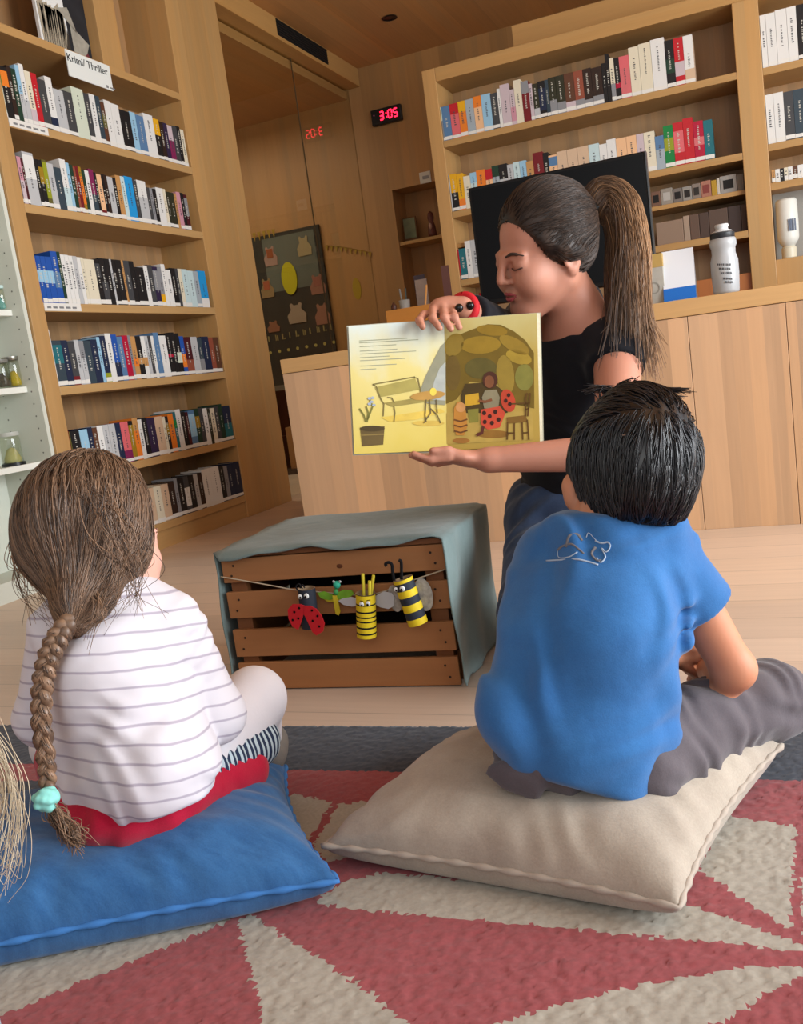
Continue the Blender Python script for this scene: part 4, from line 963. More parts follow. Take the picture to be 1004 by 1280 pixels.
# cloth over the crate: left flap, top, right flap
ns, nt = 120, 70
Ld, Rd = KT-.03, KT+.012
prof = []
for i in range(ns):
    f = i/(ns-1)*(Ld+KW+Rd)
    prof.append(f)
Pc = np.zeros((ns, nt, 3)); N1 = vnoise(5, 4.); N2 = vnoise(9, 2.2)
for i, f in enumerate(prof):
    for j in range(nt):
        t = j/(nt-1); d = -.016+t*(KD+.03)
        if f < Ld: s = -.012-.012*((Ld-f)/Ld); z = KT+.006-(Ld-f); rnd = (Ld-f); d = d+.012
        elif f < Ld+KW: s = f-Ld; z = KT+.006; rnd = 0
        else:
            g = f-Ld-KW; z = KT+.006-g; s = KW+.006+.016*(g/Rd)**3*t; rnd = g; d = d-.006
        z += .004*N2(s*1.3, d*1.3, 0)*(rnd == 0)
        if rnd == 0:
            fr = max(0, 1-t/.06)
            z -= .010*fr*fr*(1+.45*math.sin(s*19+1)+.3*math.sin(s*47)); d -= .004*fr*math.sin(s*23)
            cornr = max(0, (s-(KW-.06))/.06)
            d += .03*cornr*cornr*fr*.3
            # rounded shoulder toward the flaps
            e = min(s, KW-s)
            if e < .02: z -= (.02-e)**2*18
        else:
            s += (.004*math.sin(d*40+rnd*9)+.003*N1(d, z, 0)); d += .004*math.sin(rnd*30)*(1-t)
            if z < .02 and f > Ld+KW: d += (1-t)*.02*(.02-z)/.02
        Pc[i, j] = np.array(kp(s, d, max(z, .004)))
idx = np.arange(ns*nt).reshape(ns, nt); q = np.stack([idx[:-1, :-1], idx[1:, :-1], idx[1:, 1:], idx[:-1, 1:]], -1).reshape(-1, 4)
CL = fabric('cloth_grey_green', '#687876', '#788A8A', 600., 5., rough=.9)
o = raw_mesh('cloth', Pc.reshape(-1, 3), q, CL, loc=kp(KW/2, KD/2, KT)); md = o.modifiers.new('thick', 'SOLIDIFY'); md.thickness = .003; md.offset = 1
tag(o, 'grey green cloth draped over the top and sides of the wooden crate', 'cloth')
# string and insects
def kf(x, y, off=.0):
    "point at photo pixel on the crate's front plane moved off towards the room"
    d = _ray(x, y); K = K0-kn*off; return np.array(_O+d*(((K-_O)@kn)/(d@kn)))
sp = [kf(x, y, .004) for x, y in ((276, 721), (300, 725), (345, 733), (366, 737), (400, 740), (455, 744), (490, 736), (520, 724), (556, 712))]
tag(MB().tube([tuple(p) for p in bez(sp, 6)], .0015, 6).build('string', mat('twine', '#B8A890', .9, bump=.3), loc=tuple(sp[4]), smooth=True), 'thin pale string tied across the front of the wooden crate', 'string')
DK = mat('card_slate', '#252A36', .7); YE = mat('card_yellow', '#D9BE1E', .6); REDF = mat('card_red', '#B5131F', .75); GLT = mat('glitter_grey', '#9A948C', .4, .5, .35, 120); WHT = mat('card_wing', '#BFC0C6', .7)
EYW = mat('googly_white', '#DDE0E0', .3); EYB = mat('googly_black', '#0B0B0C', .2); TUB = mat('tube_inside', '#9C8468', .8); FUZ = mat('pipe_cleaner', '#0E0D10', .95)
def roll(T, top, bot, r, bands, name='tube_body'):
    top, bot = np.array(top), np.array(bot); ax = bot-top; L = np.linalg.norm(ax); ax /= L; mats = [TUB]; mb = MB()
    f0 = 0
    for f1, m in bands:
        if m not in mats: mats.append(m)
        mb.lathe([(r, L*f0), (r, L*f1)], top, 24, m=mats.index(m), axis=ax, caps=False); f0 = f1
    mb.lathe([(r, 0), (r-.0015, 0), (r-.0015, L*.98)], top, 24, m=0, axis=ax, caps=False)
    mb.lathe([(.0003, L*.985), (r-.001, L*.985)], top, 24, m=0, axis=ax, caps=False)
    return mb.build(name, mats, T, smooth='auto')
def eye(T, p, r, look=(0, 0)):
    p = np.array(p); e = MB().ball(p, (r, r*.4, r), 12, axes=(Vector(ke), Vector(-kn), Vector((0, 0, 1)))).build('eye', EYW, T, smooth=True)
    MB().ball(p-kn*r*.32+ke*look[0]*r+np.array([0, 0, look[1]*r]), (r*.5, r*.2, r*.5), 10, axes=(Vector(ke), Vector(-kn), Vector((0, 0, 1)))).build('pupil', EYB, e, smooth=True)
def flat(T, name, pts, off, m, th=.0015, dome=0):
    P = [kf(x, y, off) for x, y in pts]
    return MB().prism([tuple(p) for p in P], tuple(-kn*th)).build(name, m, T)
R = .0215
# ladybird
o_ = kf(385, 765, .03); T = thing('paper_ladybird', 'paper roll ladybird with red spotted wings, leftmost on the string', 'craft insect', tuple(o_))
roll(T, kf(383, 735, .028), kf(388, 784, .026), R*.9, [(1, DK)])
lw = [(366, 755), (376, 755), (381, 757), (380.5, 765), (377, 777), (373, 787), (366, 783), (361, 773), (360, 762)]
rw = [(380.5, 757), (388, 757), (396, 761), (402, 769), (406, 779), (404, 789), (396, 794), (391, 790), (385, 777), (379.5, 766)]
for w_, sp_ in ((lw, ((368, 765), (374, 760), (366, 775), (373, 773))), (rw, ((390, 763), (397, 770), (391, 776), (399, 783)))):
    o = flat(T, 'wing', w_, .05, REDF, .002)
    for s in sp_: MB().lathe([(.0003, .0005), (.0028, .0005), (.0028, 0)], kf(s[0], s[1], .0521), 10, axis=-kn, caps=False).build('spot', EYB, o)
eye(T, kf(375, 746, .049), .0055, (.2, -.3)); eye(T, kf(383, 745, .05), .006, (-.3, -.3))
for a in ([(378, 736), (374, 730), (370, 733), (372, 738)], [(381, 735), (378, 731), (375, 735)]): MB().tube([tuple(p) for p in bez([kf(x, y, .045) for x, y in a], 5)], .0018, 6).build('antenna', FUZ, T, smooth=True)
# dragonfly
o_ = kf(421, 750, .012); T = thing('paper_dragonfly', 'small green and yellow paper dragonfly with turquoise head on the string', 'craft insect', tuple(o_))
GR = mat('leaf_green', '#6FA02C', .6, .3, .25, 60); YG = mat('leaf_yellow', '#C9B428', .6)
flat(T, 'wing', [(397, 741), (405, 739), (416, 743), (420, 747), (412, 750), (402, 748)], .012, GR); flat(T, 'wing', [(419, 742), (430, 737), (440, 738), (443, 742), (437, 747), (426, 749), (419, 747)], .012, GR)
flat(T, 'wing_edge', [(399, 745), (410, 748), (420, 748), (430, 749), (440, 746), (431, 752), (410, 752)], .010, YG)
flat(T, 'tail', [(416, 744), (421, 744), (426, 764), (424, 769), (420, 767)], .014, YG, .003)
MB().ball(kf(421, 731, .014), (.0085, .007, .009), 12).build('head', mat('bead_turquoise', '#2FA98C', .5), T, smooth=True); MB().ball(kf(420, 740, .014), (.006, .006, .008), 10).build('thorax', mat('bead_green', '#3A8A4A', .5), T, smooth=True)
for dx in (-4, 4): eye(T, kf(421+dx, 727, .018), .0028)
# small bee, upright
o_ = kf(458, 770, .03); T = thing('paper_bee', 'upright paper roll bee with many thin black stripes, middle of the string', 'craft insect', tuple(o_))
bands = []; 
for a, b in ((.0, .02), (.22, .25), (.38, .42), (.5, .535), (.6, .635), (.74, .78), (.88, .92)): bands += [(a, YE), (b, FUZ)]
roll(T, kf(457, 741, .028), kf(458.5, 795, .026), R, bands[1:]+[(1, YE)])
for w_ in ([(446, 748), (440, 746), (428, 748), (423, 751), (430, 756), (440, 758), (447, 757)], [(469, 745), (480, 739), (490, 741), (494, 747), (492, 752), (493, 757), (486, 761), (476, 759), (469, 755)]): flat(T, 'wing', w_, .014, WHT)
eye(T, kf(452, 755.5, .05), .0055, (.1, -.4)); eye(T, kf(460, 754.5, .05), .0055, (-.1, -.4)); 
MB().tube([tuple(kf(450, 751, .053)), tuple(kf(454, 752, .053))], .0009, 5).build('eyebrow', EYB, T); MB().tube([tuple(kf(458, 751, .053)), tuple(kf(463, 750, .053))], .0009, 5).build('eyebrow', EYB, T)
for (x0, y0, x1, y1, d) in ((455, 745, 453.5, 717, .02), (462, 744, 462, 726, .036), (464, 743, 467, 719, .024)): MB().tube([tuple(kf(x0, y0, d)), tuple(kf(x1, y1, d))], .0036, 10).build('straw_antenna', mat('straw_yellow', '#D8C83C', .5), T, smooth='auto')
# larger bee, tilted
o_ = kf(513, 750, .03); T = thing('paper_bee', 'tilted paper roll bee with wide yellow and dark bands, rightmost on the string', 'craft insect', tuple(o_))
bands = [(.07, YE), (.23, DK), (.38, YE), (.54, DK), (.7, YE), (.86, DK), (1, YE)]
roll(T, kf(503.5, 723, .03), kf(523, 779, .026), R, bands)
def blob(cx, cy, rx, ry, rot): return [(cx+rx*math.cos(a)*math.cos(rot)-ry*math.sin(a)*math.sin(rot), cy+rx*math.cos(a)*math.sin(rot)+ry*math.sin(a)*math.cos(rot)) for a in [2*PI*i/18 for i in range(18)]]
flat(T, 'wing', blob(530, 743, 11, 21, -.25), .012, GLT); flat(T, 'wing', blob(494, 748, 8, 17, -.25), .012, GLT)
eye(T, kf(503, 736, .053), .0062, (-.2, -.3)); eye(T, kf(495, 737, .049), .005, (.2, -.3))
for a in ([(493, 726), (491, 716), (490, 706), (486, 703), (482, 705), (483, 708)], [(502, 724), (502, 712), (501.5, 702), (498.5, 700)]): MB().tube([tuple(p) for p in bez([kf(x, y, .03) for x, y in a], 5)], .0034, 7).build('antenna', FUZ, T, smooth=True)
# ------------------------------------------------------------ the open picture book
BD = 1.74
TL, TM, TR = dp(435.5, 408, BD-.01), dp(555, 399.5, BD+.03), dp(675, 391, BD)
BL, BMi, BR = dp(443, 567.5, BD-.01), dp(560, 563, BD+.03), dp(679, 557, BD)
T = thing('picture_book', 'open picture book with a yellow rocky scene, held up by the woman', 'book', BMi)
nl = (TM-TL).cross(BL-TL).normalized(); nr = (TR-TM).cross(BMi-TM).normalized()
tocam = Vector(_O)-TM
if nl.dot(tocam) < 0: nl = -nl
if nr.dot(tocam) < 0: nr = -nr
def slab(a, b, c, d, n, th, name, m, grow=0.):
    cen = (a+b+c+d)/4; q = [p+(p-cen).normalized()*grow for p in (a, b, c, d)]
    return MB().prism(q, -n*th).build(name, m, T)
CV = mat('book_cover', '#A8A896', .5)
slab(TL-nl*.006, TM-nl*.006, BMi-nl*.006, BL-nl*.006, nl, .003, 'cover_board', CV, .003); slab(TM-nr*.009, TR-nr*.009, BR-nr*.009, BMi-nr*.009, nr, .003, 'cover_board', CV, .003)
def pmat(name, c0, c1, c2):
    "printed paper: soft printed wash from one tint to another (ink of the picture)"
    k = NT(name); tc = k.n('ShaderNodeTexCoord'); s = k.n('ShaderNodeSeparateXYZ', {0: tc.outputs['Generated']})
    nz = k.n('ShaderNodeTexNoise', {'Vector': tc.outputs['Generated'], 'Scale': 3., 'Detail': 4.})
    f = k.math('ADD', s.outputs[2], k.math('MULTIPLY', k.math('SUBTRACT', nz.outputs[0], .5), .5))
    a = k.n('ShaderNodeMapRange', {0: f, 1: .1, 2: .6}).outputs[0]; b = k.n('ShaderNodeMapRange', {0: f, 1: .6, 2: 1.}).outputs[0]
    c = k.mix(b, k.mix(a, lin(c0), lin(c1)), lin(c2)); k.l(c, k.b.inputs['Base Color']); k.b.inputs['Roughness'].default_value = .45; k.b.inputs['Specular IOR Level'].default_value = .25
    return k.m
slab(TL, TM, BMi, BL, nl, .005, 'left_page', pmat('print_left', '#C0AC52', '#C8BA76', '#BEC9C6'))
slab(TM, TR-(TR-TM)*.03, BR-(BR-BMi)*.03, BMi, nr, .008, 'right_page', pmat('print_right', '#AC9140', '#B39A48', '#BFB478'))
e_ = (TR-TM)*.03
slab(TR-e_, TR-nr*.004, BR-nr*.004, BR-(BR-BMi)*.03, nr, .004, 'page_edges', mat('edge_stack', '#B3AD94', .7, .2, .1, 200))
def pg(zx, zy, side, off=.0006):
    x, y = 420+zx/3.586, 360+zy/3.586; d = Vector(_ray(x, y)); n = nl if side == 'l' else nr; p0 = (TL if side == 'l' else TR)+n*off
    O_ = Vector(_O); return O_+d*((p0-O_).dot(n)/d.dot(n))
_pc = [0]
def art(name, pts, hexc, side, lay=1, parent=None):
    n = nl if side == 'l' else nr
    m = mat('ink_'+hexc[1:], hexc, .5, .2, .12, 40)
    MB().prism([pg(x, y, side, .0003*lay) for x, y in pts], n*.0002).build(name, m, T)
def ell(cx, cy, rx, ry, rot=0, n=20): return [(cx+rx*math.cos(2*PI*i/n)*math.cos(rot)-ry*math.sin(2*PI*i/n)*math.sin(rot), cy+rx*math.cos(2*PI*i/n)*math.sin(rot)+ry*math.sin(2*PI*i/n)*math.cos(rot)) for i in range(n)]
def line(pts, w):
    out = []; back = []
    for i, p in enumerate(pts):
        a = pts[max(0, i-1)]; b = pts[min(len(pts)-1, i+1)]; dx, dy = b[0]-a[0], b[1]-a[1]; L = math.hypot(dx, dy) or 1
        out.append((p[0]-dy/L*w/2, p[1]+dx/L*w/2)); back.append((p[0]+dy/L*w/2, p[1]-dx/L*w/2))
    return out+back[::-1]
for i, (x0, x1, y) in enumerate(((105, 320, 237), (105, 370, 246), (107, 270, 263), (108, 275, 283), (108, 360, 296), (108, 240, 312), (108, 310, 326), (110, 272, 350), (110, 180, 366))):
    art('text_line', line([(x0, y), (x1, y-(x1-x0)*.055)], 3.2), '#8E9078', 'l')
art('rock_print', [(492, 240), (470, 262), (440, 320), (400, 400), (380, 455), (375, 505), (420, 520), (492, 525)], '#83816A', 'l', 1)
art('rock_print', [(492, 330), (465, 360), (440, 420), (425, 500), (492, 505)], '#9CA09A', 'l', 2)
art('bench_print', [(175, 445), (355, 405), (375, 455), (195, 490)], '#968A48', 'l', 2)
art('bench_print', [(215, 515), (385, 490), (440, 505), (250, 532)], '#8A7C40', 'l', 2)
for q in ([(165, 432), (180, 440), (200, 495), (215, 520), (212, 575)], [(260, 530), (265, 560), (260, 600)], [(350, 400), (368, 405), (380, 460), (385, 492)], [(230, 490), (250, 492), (262, 515)], [(165, 432), (355, 398)]): art('bench_print', line(q, 5), '#6E6236', 'l', 3)
art('ground_print', [(200, 580), (470, 540), (490, 556), (360, 590), (240, 600)], '#C4A94A', 'l', 1)
art('table_print', ell(412, 482, 78, 20, -.1), '#A57E3C', 'l', 4); art('table_print', ell(436, 465, 15, 18), '#D0B848', 'l', 5)
for q in ([(420, 500), (425, 560), (395, 605)], [(425, 540), (455, 570), (470, 605)], [(405, 500), (400, 570), (405, 600)], [(450, 500), (455, 560)]): art('table_print', line(q, 5), '#5E5030', 'l', 5)
art('ground_print', ell(415, 606, 72, 12), '#B79B45', 'l', 1)
art('pot_print', [(108, 625), (218, 620), (212, 702), (118, 710)], '#5B4A26', 'l', 2); art('pot_print', ell(163, 630, 56, 13), '#443619', 'l', 3); art('pot_print', line([(112, 660), (215, 655)], 6), '#7A6636', 'l', 3)
for q in ([(135, 600), (125, 570), (105, 540)], [(140, 600), (145, 560), (135, 530)], [(142, 590), (165, 530), (150, 495)]): art('leaf_print', line(q, 7), '#6E6A30', 'l', 3)
for x, y in ((150, 495), (165, 492), (160, 510), (170, 525), (150, 520)): art('flower_print', ell(x, y, 8, 6), '#8D98A8', 'l', 4)
# right page: boulders, cave, table party
art('rock_print', [(494, 270), (540, 215), (600, 190), (680, 162), (740, 165), (800, 195), (850, 235), (888, 290), (890, 540), (800, 520), (760, 430), (600, 420), (540, 500), (494, 520)], '#6F5A1C', 'r', 1)
for e, c in (((650, 255, 90, 40, -.05), '#917524'), ((530, 255, 40, 55, .5), '#88702A'), ((700, 190, 70, 24, .1), '#8A6E20'), ((800, 255, 75, 30, .5), '#8E7428'), ((525, 380, 34, 80, 0), '#6A5524'), ((650, 360, 72, 48, 0), '#5D5426'), ((760, 390, 40, 90, -.1), '#917A30'), ((845, 400, 42, 60, 0), '#7E7A38'), ((820, 310, 60, 30, .3), '#A08630')): art('rock_print', ell(*e), c, 'r', 2)
art('cave_print', [(560, 480), (580, 430), (700, 420), (760, 470), (770, 560), (560, 560)], '#4A3A18', 'r', 3)
art('lamp_print', [(580, 480), (640, 470), (645, 520), (580, 530)], '#C49A2C', 'r', 4); art('lamp_print', [(590, 545), (640, 540), (640, 600), (600, 605)], '#7F7A34', 'r', 4)
art('ground_print', [(496, 560), (880, 550), (888, 680), (496, 700)], '#B0964A', 'r', 2)
art('ground_print', ell(705, 655, 75, 18), '#8A6428', 'r', 3)
art('figure_print', ell(772, 505, 32, 52, -.25), '#B8442C', 'r', 5)
art('figure_print', ell(692, 412, 34, 38), '#4C2A1C', 'r', 6); art('figure_print', ell(688, 420, 22, 28), '#7A4C30', 'r', 7)
art('figure_print', [(668, 460), (720, 455), (735, 490), (728, 540), (665, 540), (655, 490)], '#857D62', 'r', 6)
art('figure_print', [(650, 545), (735, 530), (760, 560), (735, 625), (680, 635), (650, 610)], '#C24A32', 'r', 7)
for x, y in ((665, 560), (690, 575), (715, 555), (700, 605), (668, 600), (730, 590)): art('figure_print', ell(x, y, 9, 10), '#3A1C14', 'r', 8)
for x, y in ((775, 480), (780, 520), (762, 505)): art('figure_print', ell(x, y, 8, 9), '#3A1C14', 'r', 7)
art('figure_print', line([(640, 505), (670, 510), (700, 500)], 12), '#7A4C30', 'r', 8); art('figure_print', line([(660, 620), (655, 650), (630, 660)], 14), '#5A2C22', 'r', 8)
art('hive_print', [(530, 540), (545, 510), (565, 510), (582, 545), (590, 620), (575, 660), (540, 660), (528, 620)], '#B98036', 'r', 5)
for y in (590, 615, 640): art('hive_print', line([(530, y), (560, y+8), (590, y-2)], 7), '#6B4420', 'r', 6)
art('hive_print', ell(563, 684, 38, 12), '#9A6A2E', 'r', 4); art('hive_print', ell(560, 535, 22, 22), '#C69058', 'r', 6)
art('chair_print', [(765, 580), (850, 570), (862, 600), (770, 608)], '#7A5A24', 'r', 5)
for q in ([(770, 600), (768, 680)], [(800, 605), (800, 680)], [(835, 600), (838, 680)], [(858, 590), (866, 680)], [(850, 575), (852, 490), (858, 470)], [(860, 575), (872, 470)], [(850, 520), (868, 515)], [(850, 545), (866, 540)], [(768, 650), (800, 650)], [(838, 650), (862, 648)], [(780, 520), (870, 515)]): art('chair_print', line(q, 7), '#5E4218', 'r', 6)
# ------------------------------------------------------------ people
CR, CU, CT = _rt, _up, -_fw
def D(x, y, z): return np.array(dp(x, y, z))
def cvec(r, u, t): return CR*r+CU*u+CT*t
def skin(name, hexc, hex2):
    k = NT(name); tc = k.n('ShaderNodeTexCoord'); nz = k.n('ShaderNodeTexNoise', {'Vector': tc.outputs['Object'], 'Scale': 14., 'Detail': 3.})
    c = k.mix(nz.outputs[0], lin(hexc), lin(hex2)); k.l(c, k.b.inputs['Base Color']); k.b.inputs['Roughness'].default_value = .5; k.b.inputs['Specular IOR Level'].default_value = .35
    k.b.inputs['Subsurface Weight'].default_value = .12; k.b.inputs['Subsurface Radius'].default_value = (.01, .004, .002); k.b.inputs['Subsurface Scale'].default_value = .6
    return k.m
class Head:
    def __init__(s, c, F, U, sc=1., w=1.):
        s.c = np.array(c); s.F = nrm(F); U = np.array(U)-s.F*(np.array(U)@s.F); s.U = nrm(U); s.L = np.cross(s.U, s.F); s.s = sc; s.w = w
        s.ax = np.stack([s.F, s.L, s.U])
    def p(s, f, l, u): return s.c+(s.F*f+s.L*l*s.w+s.U*u)*s.s
    def prims(s, cheeks=0.):
        p, S, A, w = s.p, s.s, s.ax, s.w
        e = lambda f, l, u, a, b, c, k=.02, neg=False: El(p(f, l, u), (a*S, b*S*w, c*S), A, k*S, neg)
        q = [e(-.014, 0, .028, .098, .075, .088), e(.03, 0, -.045, .058, .058+cheeks*.3, .072, .03), e(.068, 0, -.102, .022, .026, .02, .025)]
        for sg in (-1, 1):
            q += [Cn(p(-.005, .052*sg, -.06), p(.062, .014*sg, -.103), .02*S, .016*S, .03*S), e(.062, .036*sg, -.04, .03+cheeks*.4, .026+cheeks*.3, .03+cheeks*.4, .025),
                  e(.097, .031*sg, -.005, .011, .016, .009, .016, True), e(.0775, .031*sg, -.007, .0135, .0155, .0125, .008), Cn(p(.088, .012*sg, .011), p(.077, .044*sg, .011), .006*S, .005*S, .014*S)]
            q += [e(-.012, .076*sg, -.018, .021, .007, .031, .006), e(-.008, .081*sg, -.016, .012, .004, .02, .004, True), e(-.010, .074*sg, -.044, .011, .007, .011, .006)]
        q += [Cn(p(.094, 0, .008), p(.110, 0, -.032), .0065*S, .0085*S, .014*S), e(.099, .009, -.037, .008, .006, .006, .006), e(.099, -.009, -.037, .008, .006, .006, .006)]
        q += [e(.087, 0, -.061, .012, .021, .0055, .006), e(.085, 0, -.072, .012, .018, .006, .006), Cn(p(.094, .018, -.0665), p(.094, -.018, -.0665), .0016*S, .0016*S, .003*S)]
        return q
    def face(s, T, lip='#A8524E', brow='#3A2A22', lid='#5A3A32', eyes='closed', sides=(-1, 1)):
        p, S = s.p, s.s; ml = mat('lips_'+lip[1:], lip, .45); mb_ = mat('brow_'+brow[1:], brow, .8); mk = mat('lid_'+lid[1:], lid, .7)
        MB().tube([tuple(x) for x in bez([p(.094, .02, -.0645), p(.099, .008, -.0605), p(.0995, 0, -.0615), p(.099, -.008, -.0605), p(.094, -.02, -.0645)], 4)], [.0016*S]*3+[.0032*S]*11+[.0016*S]*3, 8, flat=.9).tube([tuple(x) for x in bez([p(.093, .017, -.0675), p(.098, 0, -.0725), p(.093, -.017, -.0675)], 5)], [.0014*S]*2+[.0038*S]*7+[.0014*S]*2, 8).build('lips', ml, T, smooth=True)
        for sg in sides:
            MB().tube([tuple(x) for x in bez([p(.0965, .014*sg, .012), p(.0915, .031*sg, .017), p(.078, .05*sg, .010)], 5)], [.0022*S]*3+[.003*S]*5+[.0012*S]*3, 6, flat=.7).build('eyebrow', mb_, T, smooth=True)
            MB().tube([tuple(x) for x in bez([p(.0905, .019*sg, -.0115), p(.0925, .031*sg, -.0145), p(.084, .046*sg, -.0115)], 5)], .0014*S, 6).build('eyelashes', mk, T, smooth=True)
def fingers(base, tips, r0, r1, k=.004, bend=None, mids=None):
    q = []
    for i, (b, t) in enumerate(zip(base, tips)):
        b, t = np.array(b), np.array(t); m = np.array(mids[i]) if mids else (b+t)/2+(bend if bend is not None else 0)
        q += [Cn(b, m, r0, (r0+r1)/2, k), Cn(m, t, (r0+r1)/2, r1, k)]
    return q
def surf_hair(c, rad, ax, field, starts, steps, step, lift, jit, rnd):
    "strands that creep over an ellipsoid following a direction field"
    out = []
    for p in starts:
        p = np.array(p); pts = []; lf = lift*(.4+.9*rnd.random()); jd = rnd.normal(0, jit, 3)
        N = max(4, int(steps*(.6+.5*rnd.random())))
        for i in range(N):
            q = ax@(p-c); nn = np.linalg.norm(q/rad); q = q/nn*(1+lf/np.mean(rad)*(1 if i else .0)); w = c+ax.T@q; pts.append(w)
            d = field(w)+jd; n_ = ax.T@((ax@(w-c))/rad**2); n_ /= np.linalg.norm(n_); d = d-n_*(d@n_); L = np.linalg.norm(d)
            if L < 1e-6: break
            p = w+d/L*step
        if len(pts) > 3: out.append(pts)
    return out

# ---- the woman reading
SKW = skin('skin_woman', '#AC7560', '#B8826D')
hd = Head(D(678.5, 312, 1.85), cvec(-.86, -.38, .34), cvec(-.24, .89, .38), 1.02)
nb = D(722, 405, 1.93); shL = D(772, 436, 1.86); shR = D(664, 402, 2.13); ch = D(712, 485, 2.0); wa = D(704, 560, 2.06); pe = D(706, 632, 2.1)
side = nrm(shL-shR); fwd = nrm(np.cross((0, 0, 1), -side)); 
elL = D(772, 565, 1.71); wrL = D(611, 575, 1.735); elR = D(640, 425, 2.0); wrR = D(579, 386, 1.8)
hpL, hpR = pe+side*.085-np.array([0, 0, .03]), pe-side*.085-np.array([0, 0, .03])
knL = D(708, 780, 1.79); knR = D(667, 762, 1.87)
anL = np.array([hpL[0], hpL[1], .055])-fwd*.05; anR = np.array([hpR[0], hpR[1], .055])-fwd*.05
body = hd.prims()+[Cn(hd.p(-.03, 0, -.06), nb, .05, .058, .03)]
body += chain([nb, ch, wa, pe], [.062, .1, .09, .11], .05, (fwd, .72))
body += [Cn(nb+np.array([0, 0, -.02]), shL, .05, .052, .04), Cn(nb+np.array([0, 0, -.02]), shR, .05, .052, .04)]
body += chain([shL, elL, wrL], [.05, .037, .024], .02)+chain([shR, elR, wrR], [.05, .037, .024], .02)
body += chain([hpL, knL, anL], [.075, .055, .04], .03)+chain([hpR, knR, anR], [.075, .055, .04], .03)
# left hand under the book: palm up, fingers to the left, thumb on the page edge
pL = D(588, 573.5, 1.74)
body += [Cn(wrL, pL, .021, .02, .015, (CU, .8)), El(D(578, 573, 1.742), (.032, .013, .036), np.stack([CR, CU, CT]), .012)]
body += fingers([D(562, 572, 1.715), D(560, 573.5, 1.735), D(561, 575, 1.755), D(564, 576, 1.775)], [D(517, 567.5, 1.72), D(514, 569, 1.745), D(519, 571, 1.768), D(531, 572, 1.788)], .0082, .0062, .005, bend=-CU*.008)
body += fingers([D(578, 569, 1.72)], [D(541, 563.5, 1.712)], .0098, .0072, .008, bend=CU*.004)
# right hand over the top of the book, fingers curled down over the page
kn = [D(530, 393, 1.775), D(541, 387.5, 1.78), D(554, 384.5, 1.785), D(565, 384, 1.79)]
mid = [D(524.5, 401, 1.738), D(541, 398, 1.738), D(555.5, 397, 1.745), D(568, 396, 1.75)]
tip = [D(528.5, 408.5, 1.722), D(549.5, 410, 1.722), D(564, 411.5, 1.738), D(574.5, 409.5, 1.745)]
body += [Cn(wrR, D(556, 383, 1.8), .021, .021, .015, (CU, .75)), Cn(D(548, 386, 1.795), D(562, 382, 1.8), .018, .018, .012)]
body += fingers(kn, tip, .0088, .0066, .006, mids=mid)
body += fingers([D(566, 386, 1.81)], [D(556, 402, 1.815)], .0095, .0075, .006)
W = sdf_mesh('person', [dict(prims=body)], SKW, .0042, loc=tuple(np.array([pe[0], pe[1], 0.])))
tag(W, 'woman with brown ponytail and black top, kneeling and holding up a picture book', 'person')
hd.face(W, '#9C4448', '#3B2B24', '#4A3028', sides=(1,))
# black top
up3 = np.array([0, 0, 1.])
cup = wa*.42+pe*.58
top = [Cn(D(735, 372, 1.95), D(742, 425, 1.95), .03, .05, .03)]+chain([nb-up3*.05, ch, wa, pe], [.075, .113, .102, .122], .05, (fwd, .74))+[Cn(nb-up3*.045, shL, .055, .06, .04), Cn(nb-up3*.045, shR, .055, .06, .04)]
slL = shL+(elL-shL)*.2
g1 = dict(prims=top, cuts=[(pe-up3*.045, -up3), (D(688, 424, 1.87), nrm(fwd*.88+up3*.40))], disp=folds(21, up3*.8+side*.4, .05, .003))
g2 = dict(prims=chain([shL-side*.01, shL+(elL-shL)*.5], [.062, .052], .02), cuts=[(slL, elL-shL)], k=.02)
wcut = elR+(wrR-elR)*.86
g3 = dict(prims=chain([shR, elR, wrR], [.062, .05, .038], .025), cuts=[(wcut, wrR-elR)], k=.02, disp=folds(23, wrR-elR, .045, .003))
sdf_mesh('top', [g1, g2, g3], mat('cloth_black', '#14151B', .85, .15, .1, 30, .1, 500, sheen=.1), .005, W)
jn = [El(pe-up3*.02, (.13, .13, .115), k=.03)]+chain([hpL, knL], [.092, .068], .03)+chain([hpR, knR], [.092, .07], .03)+chain([knL, anL], [.062, .05], .03)+chain([knR, anR], [.062, .05], .03)
sdf_mesh('jeans', [dict(prims=jn, cuts=[(pe+up3*.065, up3)], disp=folds(25, (hpR+hpL)/2-(knR+knL)/2, .06, .0035))], fabric('jeans_blue', '#1E2C45', '#31425F', 420., 9., streak=(4, 4, 1)), .006, W)
for a in (anL, anR): sdf_mesh('sock', [dict(prims=[Cn(a, a-fwd*.14-up3*.02, .036, .028)])], mat('sock_grey', '#2A2B30', .9), .008, W)
MB().tube([tuple(wrR+nrm(wrR-elR)*(-.002)+(CU*math.cos(a)*1.0+nrm(np.cross(CU, wrR-elR))*math.sin(a))*.026) for a in [2*PI*i/20 for i in range(21)]], .0095, 8, caps=False).build('wristband', REDF, W, smooth=True)
for q in ((574, 385, 1.768), (588, 382, 1.775)): MB().ball(D(*q), .0085, 12).build('wristband_spot', EYB, W, smooth=True)['label'] = 'black spot on the red wristband'
